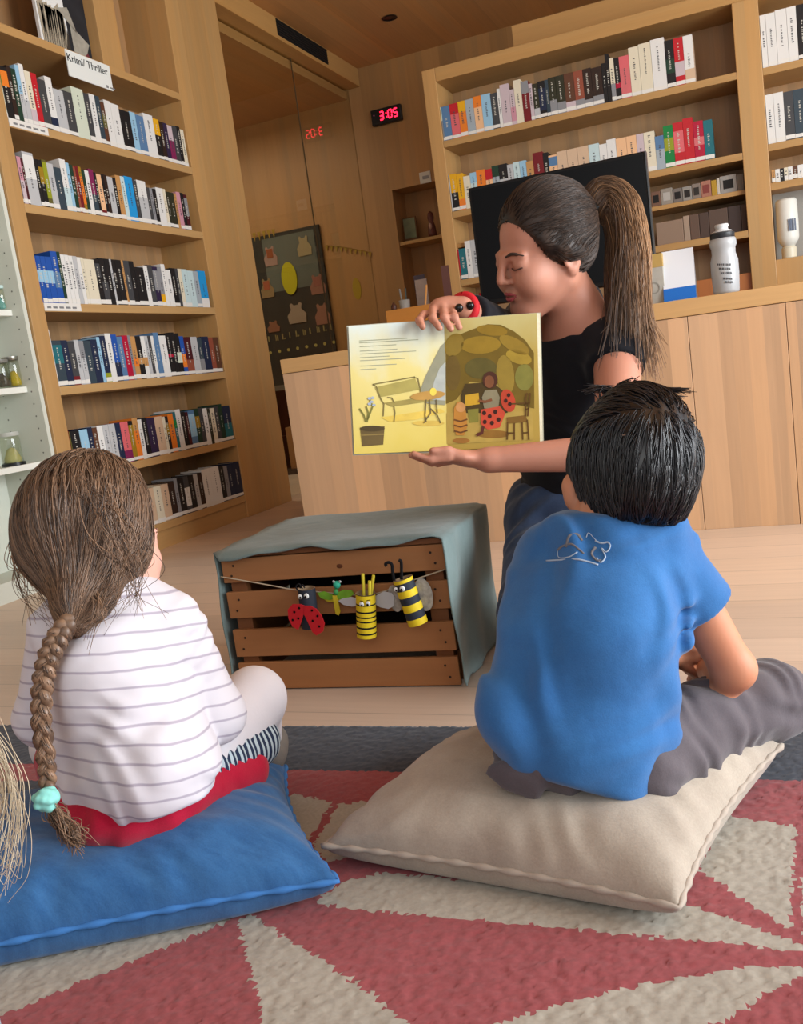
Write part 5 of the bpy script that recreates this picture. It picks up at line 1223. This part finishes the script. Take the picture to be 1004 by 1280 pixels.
# hair: shell, strands to the tie, ponytail
HW = hairmat('hair_brown', '#1B1310', '#49382D', .48, .3)
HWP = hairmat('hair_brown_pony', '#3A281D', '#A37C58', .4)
hc = hd.p(-.022, 0, .036); hr = np.array([.103, .086, .099])*1.02
cutn = nrm(hd.F*.62-hd.U*.78); cpt = hd.p(.048, 0, .012)
sh = [El(hc, hr, hd.ax), El(hd.p(-.05, 0, -.02), (.055, .068, .05), hd.ax, .03)]
for sg in (-1, 1): sh += [Cn(hd.p(.03, .062*sg, .02), hd.p(-.004, .072*sg, -.008), .016, .010, .02), Cn(hd.p(.002, .078*sg, .004), hd.p(-.03, .074*sg, -.012), .014, .013, .02)]
o = sdf_mesh('hair', [dict(prims=sh, cuts=[(hd.p(.062, 0, .052), nrm(hd.F*.9-hd.U*.42)), (hd.p(-.01, 0, -.05), nrm(hd.F*.35-hd.U*.9)), ], disp=folds(31, hd.L*.4+hd.U, .018, .0009, .03))], HW, .0045, W)
n3 = vnoise(40, 26.); settone(o, lambda P: .35+.35*n3(P[:, 0], P[:, 1], P[:, 2]*.5))
tie = D(741, 262, 1.90)
rn = np.random.RandomState(2); SHL = Shell(o)
okh = lambda p: (p-hd.p(.058, 0, .052))@nrm(hd.F*.9-hd.U*.42) < .0 or True
cur = SHL.flow(3000, lambda p: True, lambda p, f: (tie-p)/np.linalg.norm(tie-p), 22, .008, .002, .07, rn, stop=lambda p: np.linalg.norm(tie-p) < .02)
strands('hair_strands', cur, HW, W, .0007, .0005)
MB().lathe([(.017, -.008), (.021, -.004), (.021, .004), (.017, .008)], tuple(tie+CR*.006), 16, axis=tuple(CR*.8+CU*.3)).build('hair_tie', BLACK, W, smooth=True)
path = [tie, D(757, 246, 1.9), D(776, 263, 1.89), D(785, 305, 1.87), D(785, 350, 1.85), D(785, 400, 1.83), D(785, 440, 1.82)]
pp = bez(path, 5)
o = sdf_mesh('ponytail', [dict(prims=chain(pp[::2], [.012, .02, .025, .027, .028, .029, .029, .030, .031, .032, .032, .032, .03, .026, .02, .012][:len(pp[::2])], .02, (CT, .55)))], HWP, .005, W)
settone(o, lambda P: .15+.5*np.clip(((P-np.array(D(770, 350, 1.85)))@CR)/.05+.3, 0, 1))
SHL = Shell(o); PPa = np.array(pp)
def fldp(p, f):
    i = int(np.argmin(np.linalg.norm(PPa-p, axis=1))); i = min(i, len(PPa)-2); return nrm(PPa[i+1]-PPa[i])+(tie*0)
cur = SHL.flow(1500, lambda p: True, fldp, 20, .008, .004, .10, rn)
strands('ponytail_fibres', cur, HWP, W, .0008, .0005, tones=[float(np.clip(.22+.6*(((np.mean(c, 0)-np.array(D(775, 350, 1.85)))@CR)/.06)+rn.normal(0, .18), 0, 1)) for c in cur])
cur = []; tones = []
for i in range(420):
    w = rn.uniform(-1, 1); dz = rn.normal(0, .012); e = rn.uniform(0, 1)
    ends = D(788+46*w*rn.uniform(.6, 1.05), rn.uniform(418, 472)+(8 if w > .5 else 0), 1.82)+CT*dz
    c = [tie+rn.normal(0, .006, 3)]
    for k_, q in enumerate(path[1:-1]): c.append(q+CR*w*(.014+.008*k_)*(1 if k_ else .5)+CT*(dz*(k_+1)/4+.012)+rn.normal(0, .0022, 3)+(CU*.012*w*-1 if k_ < 2 else 0))
    c.append(ends+CT*.012)
    cur.append(bez(c, 4)); tones.append(np.clip(.3+.35*w+rn.normal(0, .2), 0, 1))
strands('ponytail_strands', cur, HWP, W, .0012, .0005, tones=tones)
# ---- the boy
SKB = skin('skin_boy', '#B87A5C', '#C48A6C')
hb = Head(D(789, 584, 1.25), cvec(-.16, -.30, -.94), cvec(.06, .97, -.2), .90, 1.02)
pel = D(722, 912, 1.22); chs = D(750, 780, 1.225); upb = D(766, 706, 1.235); nkb = D(784, 668, 1.24)
bR = D(840, 702, 1.23); bL = D(693, 702, 1.27); eR = D(917, 836, 1.27); wR = D(888, 838, 1.42); eL = D(655, 822, 1.38); wL = D(775, 826, 1.45)
hR = D(778, 945, 1.21); hL = D(668, 932, 1.24); kR = D(962, 874, 1.37); kL = D(650, 880, 1.52); aR = D(800, 935, 1.46); aL = D(820, 925, 1.52)
ear_ = D(713, 612, 1.255)
body = hb.prims(.01)+[El(ear_, (.010, .017, .023), np.stack([CR, CT, CU]), .008), Cn(ear_+CU*.006, hb.p(-.01, .05, -.02), .009, .02, .01)]+[Cn(hb.p(-.02, 0, -.07), nkb, .04, .043, .025)]+chain([nkb, upb, chs, pel], [.045, .07, .075, .068], .04, (CT, .75))
body += [Cn(upb, bR-CR*.008-CU*.006, .042, .032, .03), Cn(upb, bL, .042, .034, .03)]+chain([bR, eR, wR], [.034, .029, .021], .015)+chain([bL, eL, wL], [.037, .028, .021], .015)
body += chain([hR, kR, aR], [.06, .042, .03], .03)+chain([D(690, 920, 1.28), kL, aL], [.045, .042, .03], .03)
# left hand reaching across, fingers spread to the right
hcL = D(830, 821, 1.45)
body += [Cn(wL, hcL, .019, .02, .012, (CU, .7)), El(D(838, 821, 1.45), (.026, .018, .014), np.stack([CR, CU, CT]), .01)]
body += fingers([D(851, 814, 1.445), D(853, 820, 1.447), D(852, 826, 1.45), D(849, 831, 1.455)], [D(884, 812, 1.43), D(888, 819, 1.435), D(884, 828, 1.44), D(876, 846, 1.44)], .0072, .0056, .004, bend=CU*.003)
body += fingers([D(842, 812, 1.44)], [D(862, 801, 1.43)], .0078, .006, .005)
# right hand hidden behind the elbow, resting on the knee
body += [El(D(880, 842, 1.47), (.022, .016, .03), np.stack([CR, CU, CT]), .01)]+fingers([D(868+8*i, 842+1*i, 1.50) for i in range(4)], [D(862+8*i, 850+1*i, 1.545) for i in range(4)], .007, .0055, .004)+fingers([D(866, 840, 1.46)], [D(856, 836, 1.50)], .0075, .006, .004)
Bo = sdf_mesh('person', [dict(prims=body)], SKB, .004, loc=tuple(np.array([pel[0], pel[1], .12])))
tag(Bo, 'dark haired boy in a blue T-shirt sitting cross-legged, seen from behind', 'person')
hb.face(Bo, '#A0584E', '#1A1412', '#1A1412')
# T-shirt
up3 = np.array([0, 0, 1.])
tr = chain([upb, chs, pel], [.082, .093, .107], .05, (CT, .8))+[Cn(nkb-CU*.024, bR-CR*.006, .044, .047, .04), Cn(nkb-CU*.028, bL, .04, .047, .04), Cn(bL+CU*-.01, D(645, 890, 1.21), .045, .05, .05), Cn(chs+CR*.005, D(764, 930, 1.19), .078, .07, .05, (CT, .8)), Cn(upb+CT*.02, chs+CT*.03, .06, .07, .05)]
h1, h2 = D(578, 948, 1.2), D(836, 1018, 1.14); hn = np.cross(h2-h1, CT*.95+CU*.25); hn = nrm(hn); hn = hn if hn[2] < 0 else -hn
fa = folds(51, CR*.9+CU*.25, .075, .0055, .03); fb_ = folds(53, CU*.8-CR*.5, .06, .004, .03)
tr += [Cn(D(728, 667, 1.225), D(828, 664, 1.215), .040, .034, .03)]
gs = dict(prims=tr, cuts=[(h2, hn), (D(783, 641, 1.2), nrm(CU*.9+CT*.1))], disp=lambda X, Y, Z: fa(X, Y, Z)+fb_(X, Y, Z)*.7)
cu = bR+(eR-bR)*.42
gR = dict(prims=chain([bR-CR*.012+CU*.004, cu+(eR-bR)*.1], [.045, .055], .02), cuts=[(cu, nrm(nrm(eR-bR)+CR*.1))], k=.007, disp=folds(55, CR+CU, .05, .0015))
cl = bL+(eL-bL)*.6
gL = dict(prims=chain([bL, cl+(eL-bL)*.1], [.046, .048], .02), cuts=[(cl, eL-bL)], k=.02)
TS = fabric('tshirt_blue', '#2A5B92', '#376FA8', 520., 5.)
o = sdf_mesh('tshirt', [gs, gR, gL], TS, .004, Bo, smooth_it=1)
# neckline rib and the printed dog emblem sketch on the back
def onsurf(ob, x, y, off=.001):
    d = Vector(_ray(x, y)).normalized(); lo_ = Vector(_O)-wl(ob)
    hit, pnt, nor, _ = ob.ray_cast(lo_, d)
    return (pnt+wl(ob)-d*off) if hit else None
bpy.context.view_layer.update()
PR = mat('print_grey_white', '#9FB0C4', .8); PB = mat('print_taupe', '#6E6E74', .8)
for ln, w_, m in (([(683, 701), (700, 700), (720, 699), (735, 702), (748, 706)], .0016, PR), ([(697, 688), (703, 683), (714, 680), (722, 685), (730, 692)], .002, PB), ([(697, 688), (699, 697), (712, 696), (722, 690)], .0013, PR), ([(744, 676), (752, 679), (760, 678), (763, 683), (758, 690), (752, 685), (757, 696), (751, 703), (746, 697)], .0018, PR), ([(745, 684), (740, 692), (746, 700), (752, 700)], .003, PB), ([(733, 672), (736, 666), (742, 672), (748, 678)], .0012, PR), ([(708, 684), (712, 670), (722, 668), (728, 676)], .0025, PB)):
    pts = [onsurf(o, x, y, .0005) for x, y in ln]; pts = [p for p in pts if p]
    if len(pts) > 1: MB().tube([tuple(p) for p in bez(pts, 4)], w_*.75, 6, flat=.6).build('printed_motif', m, o, smooth=True)
hm = []
for i in range(26):
    p = onsurf(o, 588+i*9.6, 915+i*3.6 if i < 14 else 965+(i-14)*2.4, .0)
# trousers
tz = chain([hR, kR], [.064, .058], .03)+chain([kR, aR], [.053, .045], .02)+chain([D(688, 925, 1.27), kL], [.06, .055], .03)+chain([kL, aL], [.05, .042], .02)+[El(pel-CU*.012, (.085, .076, .066), np.stack([CR, CT, CU]), .03), El(D(655, 962, 1.21), (.045, .045, .028), np.stack([CR, CT, CU]), .03), El(D(700, 945, 1.22), (.06, .05, .045), np.stack([CR, CT, CU]), .03), Cn(D(812, 958, 1.2), D(850, 940, 1.25), .05, .05, .03)]
f1 = folds(61, kR-hR+CU*.02, .042, .0045, .03); f2 = folds(63, CU+CR*.4, .05, .004, .03)
PT = fabric('trousers_grey', '#4B464B', '#5C565B', 480., 6.)
tr_o = sdf_mesh('trousers', [dict(prims=tz, disp=lambda X, Y, Z: f1(X, Y, Z)+f2(X, Y, Z))], PT, .0045, Bo, smooth_it=1)
bpy.context.view_layer.update()
# cargo pocket flap on the right thigh
pk = [onsurf(tr_o, x, y, .004) for x, y in ((902, 890), (927, 887), (944, 925), (944, 950), (922, 952), (908, 925))]
if all(pk):
    n_ = (Vector(_O)-pk[0]).normalized(); MB().prism([tuple(p) for p in pk], tuple(-n_*.012)).build('pocket', PT, tr_o, bevel=.002)
for a, f_ in ((aR, -CR), (aL, CR)): sdf_mesh('sock', [dict(prims=[Cn(a, a+f_*.07+CU*-.01, .032, .026)])], mat('sock_grey', '#2A2B30'), .007, Bo)
# hair
HB = hairmat('hair_black', '#08080A', '#24242A', .32, .6)
c0 = hb.p(-.018, 0, -.002); r0 = np.array([.100, .079, .110])
sh = [El(c0, r0, hb.ax), El(hb.p(.03, 0, .065), (.06, .06, .03), hb.ax, .02)]
for sg in (-1, 1): sh.append(El(hb.p(.0, .066*sg, .01), (.05, .018, .04), hb.ax, .02))
nape = hb.p(-.05, 0, -.105)
o = sdf_mesh('hair', [dict(prims=sh, cuts=[(hb.p(.085, 0, .04), nrm(hb.F*.85-hb.U*.5)), (nape, -hb.U+hb.F*.05)], disp=folds(71, hb.L, .02, .0012, .02))], HB, .004, Bo)
n3 = vnoise(72, 18.); settone(o, lambda P: .2+.25*n3(P[:, 0], P[:, 1], P[:, 2]*.4))
whorl = D(826, 548, 1.16); rn = np.random.RandomState(5); SHL = Shell(o)
def fld(p, f):
    d = p-whorl; L = np.linalg.norm(d); d = d/(L+1e-6); h = (p-c0)@hb.U
    if h > .04: return d*1.0+hb.F*.5+hb.L*.5*(L > .03)
    return d*.5-hb.U*1.
cur = SHL.flow(3800, lambda p: np.linalg.norm(p-nape) > .02, fld, 14, .0075, .004, .13, rn, lo=.5)
strands('hair_strands', cur, HB, Bo, .0009, .0004)
cur = []
for (x, y, z), (x1, y1, z1), n, sp in (((800, 492, 1.26), (852, 489, 1.24), 60, 7), ((770, 487, 1.27), (742, 488, 1.27), 60, 8), ((775, 486, 1.27), (790, 477, 1.25), 40, 6), ((820, 498, 1.22), (850, 497, 1.22), 30, 4)):
    for i in range(n):
        a = D(x+rn.normal(0, sp*1.6), y+rn.normal(0, 3)+6, z); b = D(x1+rn.normal(0, sp), y1+rn.normal(0, sp*.45), z1+rn.normal(0, .008)); m_ = (a+b)/2+CU*.006
        cur.append(bez([a-CU*.01, a, m_, b], 4))
strands('hair_tuft', cur, HB, Bo, .0014, .0004)
cur = [bez([D(778+i*.0+j*6.2, 544.5+rn.normal(0, .4)+abs(j-5)*-.1+(j/10)*2.5, 1.152) for j in range(11)], 2) for i in range(3)]
strands('parting', cur, mat('scalp', '#6E5A4E', .7), Bo, .0011, .0007)

# ---- the girl with the braid
SKG = skin('skin_girl', '#D3A08E', '#DDB0A0')
hg = Head(D(123, 668, 1.30), cvec(.62, -.12, -.78), cvec(.03, .99, -.1), .87, 1.0)
pg_ = D(163, 958, 1.27); cg = D(150, 838, 1.27); ug = D(147, 782, 1.28); ng = D(143, 742, 1.285)
sR = D(216, 783, 1.27); sL = D(74, 788, 1.29); geR = D(270, 893, 1.30); gwR = D(292, 898, 1.45); geL = D(53, 897, 1.34); gwL = D(110, 890, 1.48)
ghR = D(208, 985, 1.27); gkR = D(318, 873, 1.46); gaR = D(330, 935, 1.55); ghL = D(120, 985, 1.29); gkL = D(75, 930, 1.52); gaL = D(210, 930, 1.55)
body = hg.prims(.012)+[Cn(hg.p(-.02, 0, -.07), ng, .036, .04, .025)]+chain([ng, ug, cg, pg_], [.042, .065, .075, .08], .04, (CT, .75))
body += [Cn(ug, sR, .04, .036, .03), Cn(ug, sL, .04, .036, .03)]+chain([sR, geR, gwR], [.034, .028, .02], .015)+chain([sL, geL, gwL], [.034, .028, .02], .015)
body += chain([ghR, gkR, gaR], [.05, .038, .026], .02)+chain([ghL, gkL, gaL], [.05, .038, .026], .02)
for w0, d_ in ((gwR, -CR), (gwL, CR)):
    pc = w0-CT*.03+d_*.01; body += [El(pc, (.018, .02, .024), np.stack([CR, CU, CT]), .012)]
    body += fingers([pc-CT*.02+CR*(i-1.5)*.010 for i in range(4)], [pc-CT*.055+CR*(i-1.5)*.011-CU*.012 for i in range(4)], .0062, .005, .004)+fingers([pc+d_*.015], [pc+d_*.028-CT*.03], .0068, .0055, .004)
G = sdf_mesh('person', [dict(prims=body)], SKG, .004, loc=tuple(np.array([pg_[0], pg_[1], .12])))
tag(G, 'girl with long brown braid and white striped top sitting on the blue cushion', 'person')
hg.face(G, '#B8605C', '#8A6A58', '#A87866')
# striped shirt
tr = chain([ug, cg, pg_], [.072, .09, .104], .05, (CT, .8))+[Cn(ng-CU*.022, sR, .036, .043, .04), Cn(ng-CU*.022, sL, .036, .043, .04), Cn(ug+CT*.015, cg+CT*.03, .055, .065, .05), Cn(cg+CR*.004, D(200, 955, 1.22), .068, .076, .05)]
h1, h2 = D(70, 1058, 1.2), D(272, 992, 1.2); hn = nrm(np.cross(h2-h1, CT*1.)); hn = hn if hn[2] < 0 else -hn
fa = folds(81, CU*.9+CR*.35, .05, .004, .03); fb_ = folds(83, CU*.5-CR*.9, .06, .004, .03)
gs = dict(prims=tr, cuts=[(h2, hn)], disp=lambda X, Y, Z: fa(X, Y, Z)*.8+fb_(X, Y, Z)*.6)
def slv(a, b, c, r): return dict(prims=chain([a, b, c], r, .02), cuts=[(b+(c-b)*.85, c-b)], k=.005, disp=folds(85, b-a, .032, .0032, .02))
k = NT('shirt_striped'); tc = k.n('ShaderNodeTexCoord'); nz = k.n('ShaderNodeTexNoise', {'Vector': tc.outputs['Object'], 'Scale': 7., 'Detail': 3.})
g_ = k.n('ShaderNodeNewGeometry'); dt = k.n('ShaderNodeVectorMath', {0: g_.outputs['Position'], 1: tuple(CU*.97-CR*.06)}, operation='DOT_PRODUCT').outputs['Value']
ph = k.math('ADD', k.math('DIVIDE', dt, .0225), k.math('MULTIPLY', nz.outputs[0], .9)); fr = k.math('FRACT', ph)
tri = k.math('ABSOLUTE', k.math('SUBTRACT', fr, .5)); on = k.n('ShaderNodeMapRange', {0: tri, 1: .04, 2: .10, 3: 1., 4: 0.}).outputs[0]
c = k.mix(on, lin('#D6D4DC'), lin('#ADA7B6')); k.l(c, k.b.inputs['Base Color']); k.b.inputs['Roughness'].default_value = .85; k.b.inputs['Specular IOR Level'].default_value = .15; SHG = k.m
n3 = k.n('ShaderNodeTexNoise', {'Vector': tc.outputs['Object'], 'Scale': 15., 'Detail': 2., 'Distortion': .35}); bw = k.n('ShaderNodeBump', {'Height': n3.outputs[0], 'Strength': .35, 'Distance': .012}); k.l(bw.outputs[0], k.b.inputs['Normal'])
o = sdf_mesh('shirt', [gs, slv(sR, geR, gwR, [.043, .039, .03]), slv(sL, geL, gwL, [.042, .038, .03])], SHG, .004, G, smooth_it=1)
# red skirt, striped cuff, white tights, grey slipper
rk = [El(pg_-CU*.05, (.098, .088, .062), np.stack([CR, CT, CU]), .03), Cn(ghR-CU*.005, D(306, 962, 1.38), .062, .036, .03), Cn(ghL, D(80, 950, 1.45), .06, .045, .03)]
sdf_mesh('skirt', [dict(prims=rk, disp=folds(91, CR, .05, .002, .03))], fabric('skirt_red', '#A40E2C', '#B8183A', 500., 6.), .0045, G)
k = NT('cuff_striped'); g_ = k.n('ShaderNodeNewGeometry'); tc = k.n('ShaderNodeTexCoord'); nz = k.n('ShaderNodeTexNoise', {'Vector': tc.outputs['Object'], 'Scale': 20., 'Detail': 2.})
ca, cb = D(248, 962, 1.32), D(318, 928, 1.425); cd = nrm(cb-ca)
dt = k.n('ShaderNodeVectorMath', {0: g_.outputs['Position'], 1: tuple(cd)}, operation='DOT_PRODUCT').outputs['Value']
fr = k.math('FRACT', k.math('ADD', k.math('DIVIDE', dt, .0105), k.math('MULTIPLY', nz.outputs[0], 1.2))); on = k.math('GREATER_THAN', fr, .55)
k.l(k.mix(on, lin('#1C2C48'), lin('#B4C4CC')), k.b.inputs['Base Color']); k.b.inputs['Roughness'].default_value = .9
sdf_mesh('skirt_lining', [dict(prims=[Cn(ca, cb, .05, .041, .02)], disp=folds(93, cd+CU*.4, .018, .0025, .01))], k.m, .004, G)
tg = chain([D(285, 940, 1.4), D(316, 876, 1.46)], [.046, .046], .03)+chain([ghR, gkR], [.056, .047], .02)+chain([gkR, gaR], [.044, .03], .02)+chain([ghL, gkL, gaL], [.052, .044, .03], .02)
sdf_mesh('tights', [dict(prims=tg)], mat('tights_white', '#D9D6DC', .85, .15, .03, 12, .1, 300), .0045, G)
ft = D(338, 936, 1.545)
sdf_mesh('slipper', [dict(prims=[El(ft, (.026, .045, .032), np.stack([CR, CT, CU]), .01), Cn(ft-CU*.012+CT*.02, ft+CU*.012-CT*.02, .024, .024, .02)], disp=None)], mat('felt_grey', '#77726C', .95, .1, .1, 40), .004, G)
ft = D(225, 940, 1.53)
sdf_mesh('slipper', [dict(prims=[El(ft, (.045, .026, .03), np.stack([CR, CT, CU]), .01)])], mat('felt_grey', '#77726C'), .006, G)
# hair
HG = hairmat('hair_light_brown', '#3A2A21', '#9A7A60', .42)
gc = D(107, 660, 1.295); gr = np.array([.096, .09, .1]); gax = np.stack([CR, CT, CU])
gat = D(94, 778, 1.187)
gend = D(104, 765, 1.19)
sh = [El(gc, gr, gax), Cn(D(112, 690, 1.26), D(104, 750, 1.212), .08, .036, .03, (CT, .75)), Cn(D(106, 745, 1.215), D(90, 782, 1.187), .036, .013, .02, (CT, .75)), El(hg.p(-.02, 0, .024), (.092, .08, .094), hg.ax, .02)]
o = sdf_mesh('hair', [dict(prims=sh, cuts=[(hg.p(.036, 0, .0), nrm(hg.F))], disp=folds(101, CR, .016, .0013, .02))], HG, .004, G)
n3 = vnoise(102, 16.); settone(o, lambda P: .3+.3*n3(P[:, 0], P[:, 1], P[:, 2]*.35))
rn = np.random.RandomState(8); cur = []; tones = []
SHL = Shell(o); bst = D(88, 765, 1.19)
def fldg(p, f):
    d = gat-p; L = np.linalg.norm(d)
    return d/L*(1.2 if L < .12 else .8)-CU*(.5 if L > .08 else 0)
cur = SHL.flow(4800, lambda p: np.linalg.norm(p-gat) > .03, fldg, 28, .0085, .004, .13, rn, stop=lambda p: np.linalg.norm(p-gat) < .010, lo=.45)
tones = [np.clip(.36+.24*rn.normal(), 0, 1) for c in cur]
strands('hair_strands', cur, HG, G, .0007, .0005, tones=tones)
cur = []
for i in range(90):   # loose wisps round the head and over the shoulder
    a = rn.uniform(0, 1)
    if a < .35: c = [D(25+rn.normal(0, 8), 650+rn.normal(0, 20), 1.26), D(17+rn.normal(0, 5), 690+rn.normal(0, 10), 1.25), D(30+rn.normal(0, 8), 735+rn.normal(0, 8), 1.23), D(62+rn.normal(0, 14), 770+rn.normal(0, 15), 1.2)]
    elif a < .8: c = [D(130+rn.normal(0, 25), 610+rn.normal(0, 14), 1.2), D(150+rn.normal(0, 16), 670+rn.normal(0, 14), 1.18), D(165+rn.normal(0, 12), 715+rn.normal(0, 10), 1.185), D(150+rn.normal(0, 24), 757+rn.normal(0, 12), 1.185)]
    else: c = [D(120+rn.normal(0, 12), 735, 1.19), D(125+rn.normal(0, 10), 765, 1.17), D(112+rn.normal(0, 10), 800+rn.normal(0, 12), 1.165)]
    cur.append(bez(c, 6))
strands('loose_wisps', cur, HG, G, .0007, .0003)
# braid
cl_ = bez([D(93, 772, 1.188), D(76, 792, 1.175), D(62, 820, 1.168), D(54, 855, 1.163), D(52, 900, 1.158), D(58, 950, 1.15), D(60, 985, 1.145)], 16)
for kx in range(3):
    pts = []; rr = []
    for i, p in enumerate(cl_):
        f = i/(len(cl_)-1); t = cl_[min(i+1, len(cl_)-1)]-cl_[max(i-1, 0)]; t = t/np.linalg.norm(t); sd = np.cross(t, CT); sd /= np.linalg.norm(sd)
        R_ = (.0088-.003*f); w = f*6.283*4.7+kx*2.0944
        pts.append(tuple(p+sd*R_*math.sin(w)*(.3+.7*min(1, f*5))+CT*R_*.55*math.sin(2*w))); rr.append((.0088-.0034*f)*(1.35-.35*min(1, f*6)))
    o = MB().tube(pts, rr, 12).build('braid_strand', HG, G, smooth=True)
    n3 = vnoise(110+kx, 45.); settone(o, lambda P: .42+.3*n3(P[:, 0]*2, P[:, 1], P[:, 2]*.4))
cur = []
for i in range(260):
    kx = rn.randint(3); f0 = rn.uniform(0, .85); an = rn.uniform(0, 6.28); c = []
    for s_ in range(8):
        f = min(1, f0+s_*.02); i_ = int(f*(len(cl_)-1)); p = cl_[i_]; t = cl_[min(i_+1, len(cl_)-1)]-cl_[max(i_-1, 0)]; t = t/np.linalg.norm(t); sd = np.cross(t, CT); sd /= np.linalg.norm(sd)
        R_ = (.0088-.003*f); w = f*6.283*4.7+kx*2.0944; r_ = (.0088-.0034*f)*1.04
        c.append(p+sd*(R_*math.sin(w)*(.3+.7*min(1, f*5))+r_*math.cos(an))+CT*(R_*.55*math.sin(2*w)+abs(r_*math.sin(an))))
    cur.append(c)
strands('braid_fibres', cur, HG, G, .0009, .0006)
# mint flower hair tie and the tail below it
hc_ = D(57, 999, 1.135); rs = np.random.RandomState(4); pr = [El(hc_, (.014, .014, .014))]
for i in range(34):
    v = rs.normal(size=3); v /= np.linalg.norm(v); pr.append(El(hc_+v*.0125, (.0052, .0052, .0052), k=.0025))
sdf_mesh('flower_hair_tie', [dict(prims=pr)], mat('mint', '#86CFC6', .7, .25, .1, 60), .0018, G)
tl_ = bez([D(62, 1003, 1.143), D(76, 1022, 1.14), D(88, 1040, 1.135), D(98, 1050, 1.13)], 6)
o = MB().tube([tuple(p) for p in tl_], [.007+.006*i/len(tl_) if i < len(tl_)-4 else .011-.002*(i-len(tl_)+4) for i in range(len(tl_))], 12, flat=.7).build('braid_tail', HG, G, smooth=True); settone(o, lambda P: .35+0*P[:, 0])
cur = [bez([p+rs.normal(0, .004, 3)*(1+j*.35)+CT*.006 for j, p in enumerate((tl_[0], tl_[6], tl_[12], tl_[-1]+rs.normal(0, .004, 3)))], 4) for i in range(120)]
strands('tail_strands', cur, HG, G, .0009, .0004)

# ---- the blond child half outside the frame: only the ends of the hair come into view
SKX = skin('skin_blond', '#D8AA98', '#E0B8A8')
hx = Head(D(-215, 790, .56), cvec(.3, -.1, -.95), cvec(.05, 1, -.1), .9)
nx = D(-235, 1010, .56); px_ = np.array([nx[0]-.04, nx[1], .12])
body = hx.prims(.01)+chain([hx.p(-.02, 0, -.07), nx], [.036, .04], .02)+[Cn(nx-CU*.04, px_, .075, .09, .04), Cn(nx-CU*.03, nx-CU*.05-CR*.09, .04, .036, .03), Cn(nx-CU*.03, nx-CU*.05+CR*.05, .04, .036, .03)]
body += chain([nx-CU*.05-CR*.1, nx-CU*.2-CR*.12-CT*.03, nx-CU*.24-CR*.06-CT*.15], [.034, .028, .02], .02)
body += chain([px_+CR*.05, px_+CR*.02-CT*.18-CU*.03, px_-CR*.1-CT*.16-CU*.06], [.06, .045, .035], .02)+chain([px_-CR*.05, px_-CR*.16-CT*.17-CU*.03, px_-CR*.02-CT*.2-CU*.06], [.06, .045, .035], .02)
X = sdf_mesh('person', [dict(prims=body)], SKX, .007, loc=(px_[0], px_[1], 0))
tag(X, 'blond child at the left photo edge, only fine loose hair in view', 'person')
sdf_mesh('shirt', [dict(prims=[Cn(nx-CU*.045, px_, .082, .1, .04), Cn(nx-CU*.035, nx-CU*.055-CR*.09, .045, .045, .03), Cn(nx-CU*.035, nx-CU*.055+CR*.05, .045, .042, .03)])], mat('shirt_plain', '#8E9AA8', .9), .008, X)
HX = hairmat('hair_blond', '#9A8468', '#E0D2B8', .4)
o = sdf_mesh('hair', [dict(prims=[El(hx.p(-.015, 0, .02), (.1, .088, .1), hx.ax), Cn(D(-225, 850, .53), D(-190, 1060, .52), .07, .04, .03)], cuts=[(hx.p(.06, 0, 0), hx.F)])], HX, .007, X); settone(o, lambda P: .5+0*P[:, 0])
cur = []; rn = np.random.RandomState(12)
for i in range(58):
    e = rn.beta(1.6, 2.2); xx = -42+86*e; y1 = 1165-60*abs(rn.normal())-(45*e)
    s0 = D(-120+rn.normal(0, 18), 790+rn.normal(0, 20), .52); m1 = D(-70+48*e+rn.normal(0, 8), 880+rn.normal(0, 10), .51)
    m2 = D(-12+52*e+rn.normal(0, 5), 985+rn.normal(0, 14), .505); m3 = D(xx*.92+4+rn.normal(0, 4), 1070+rn.normal(0, 18), .505); en = D(xx-4-16*rn.random(), y1, .51)
    cur.append(bez([s0, m1, m2, m3, en], 6))
strands('loose_strands', cur, HX, X, .0003, .00012)
# ------------------------------------------------------------ light: sky through the open sides, added area lamps for assumed windows, plus an added fill behind the glass
w = bpy.data.worlds.new('World'); S.world = w; w.use_nodes = True
bg = w.node_tree.nodes['Background']; bg.inputs[0].default_value = (.90, .95, 1, 1); bg.inputs[1].default_value = .56
def area(name, loc, tgt, sx, sy, power, col):
    l = bpy.data.lights.new(name, 'AREA'); l.shape = 'RECTANGLE'; l.size = sx; l.size_y = sy; l.energy = power; l.color = col
    o = bpy.data.objects.new(name, l); COL.objects.link(o); o.location = loc
    o.rotation_euler = (Vector(tgt)-Vector(loc)).to_track_quat('-Z', 'Y').to_euler(); return o
area('window_daylight_side', (3.3, 1.7, 1.4), (-1, 1.9, .1), 3.2, 2.2, 320, (.93, .97, 1))  # area lamp added out of view for an assumed window; none is built
area('window_daylight_rear', (.6, -1.5, 1.9), (-1.2, 3.0, .8), 3.4, 1.8, 30, (1, .97, .93))  # weak area lamp added behind the camera, also for assumed, unbuilt windows
area('ceiling_panel_inner_room', (-4.0, 5.6, 2.7), (-4.0, 5.6, 0), 1.6, 1.2, 26, (1, .88, .7))  # added fill that brightens the room behind the glass, not a real lamp
vs = S.view_settings; vs.view_transform = 'Standard'; vs.look = 'None'; vs.exposure = 0.; vs.gamma = 1; vs.use_curve_mapping = False
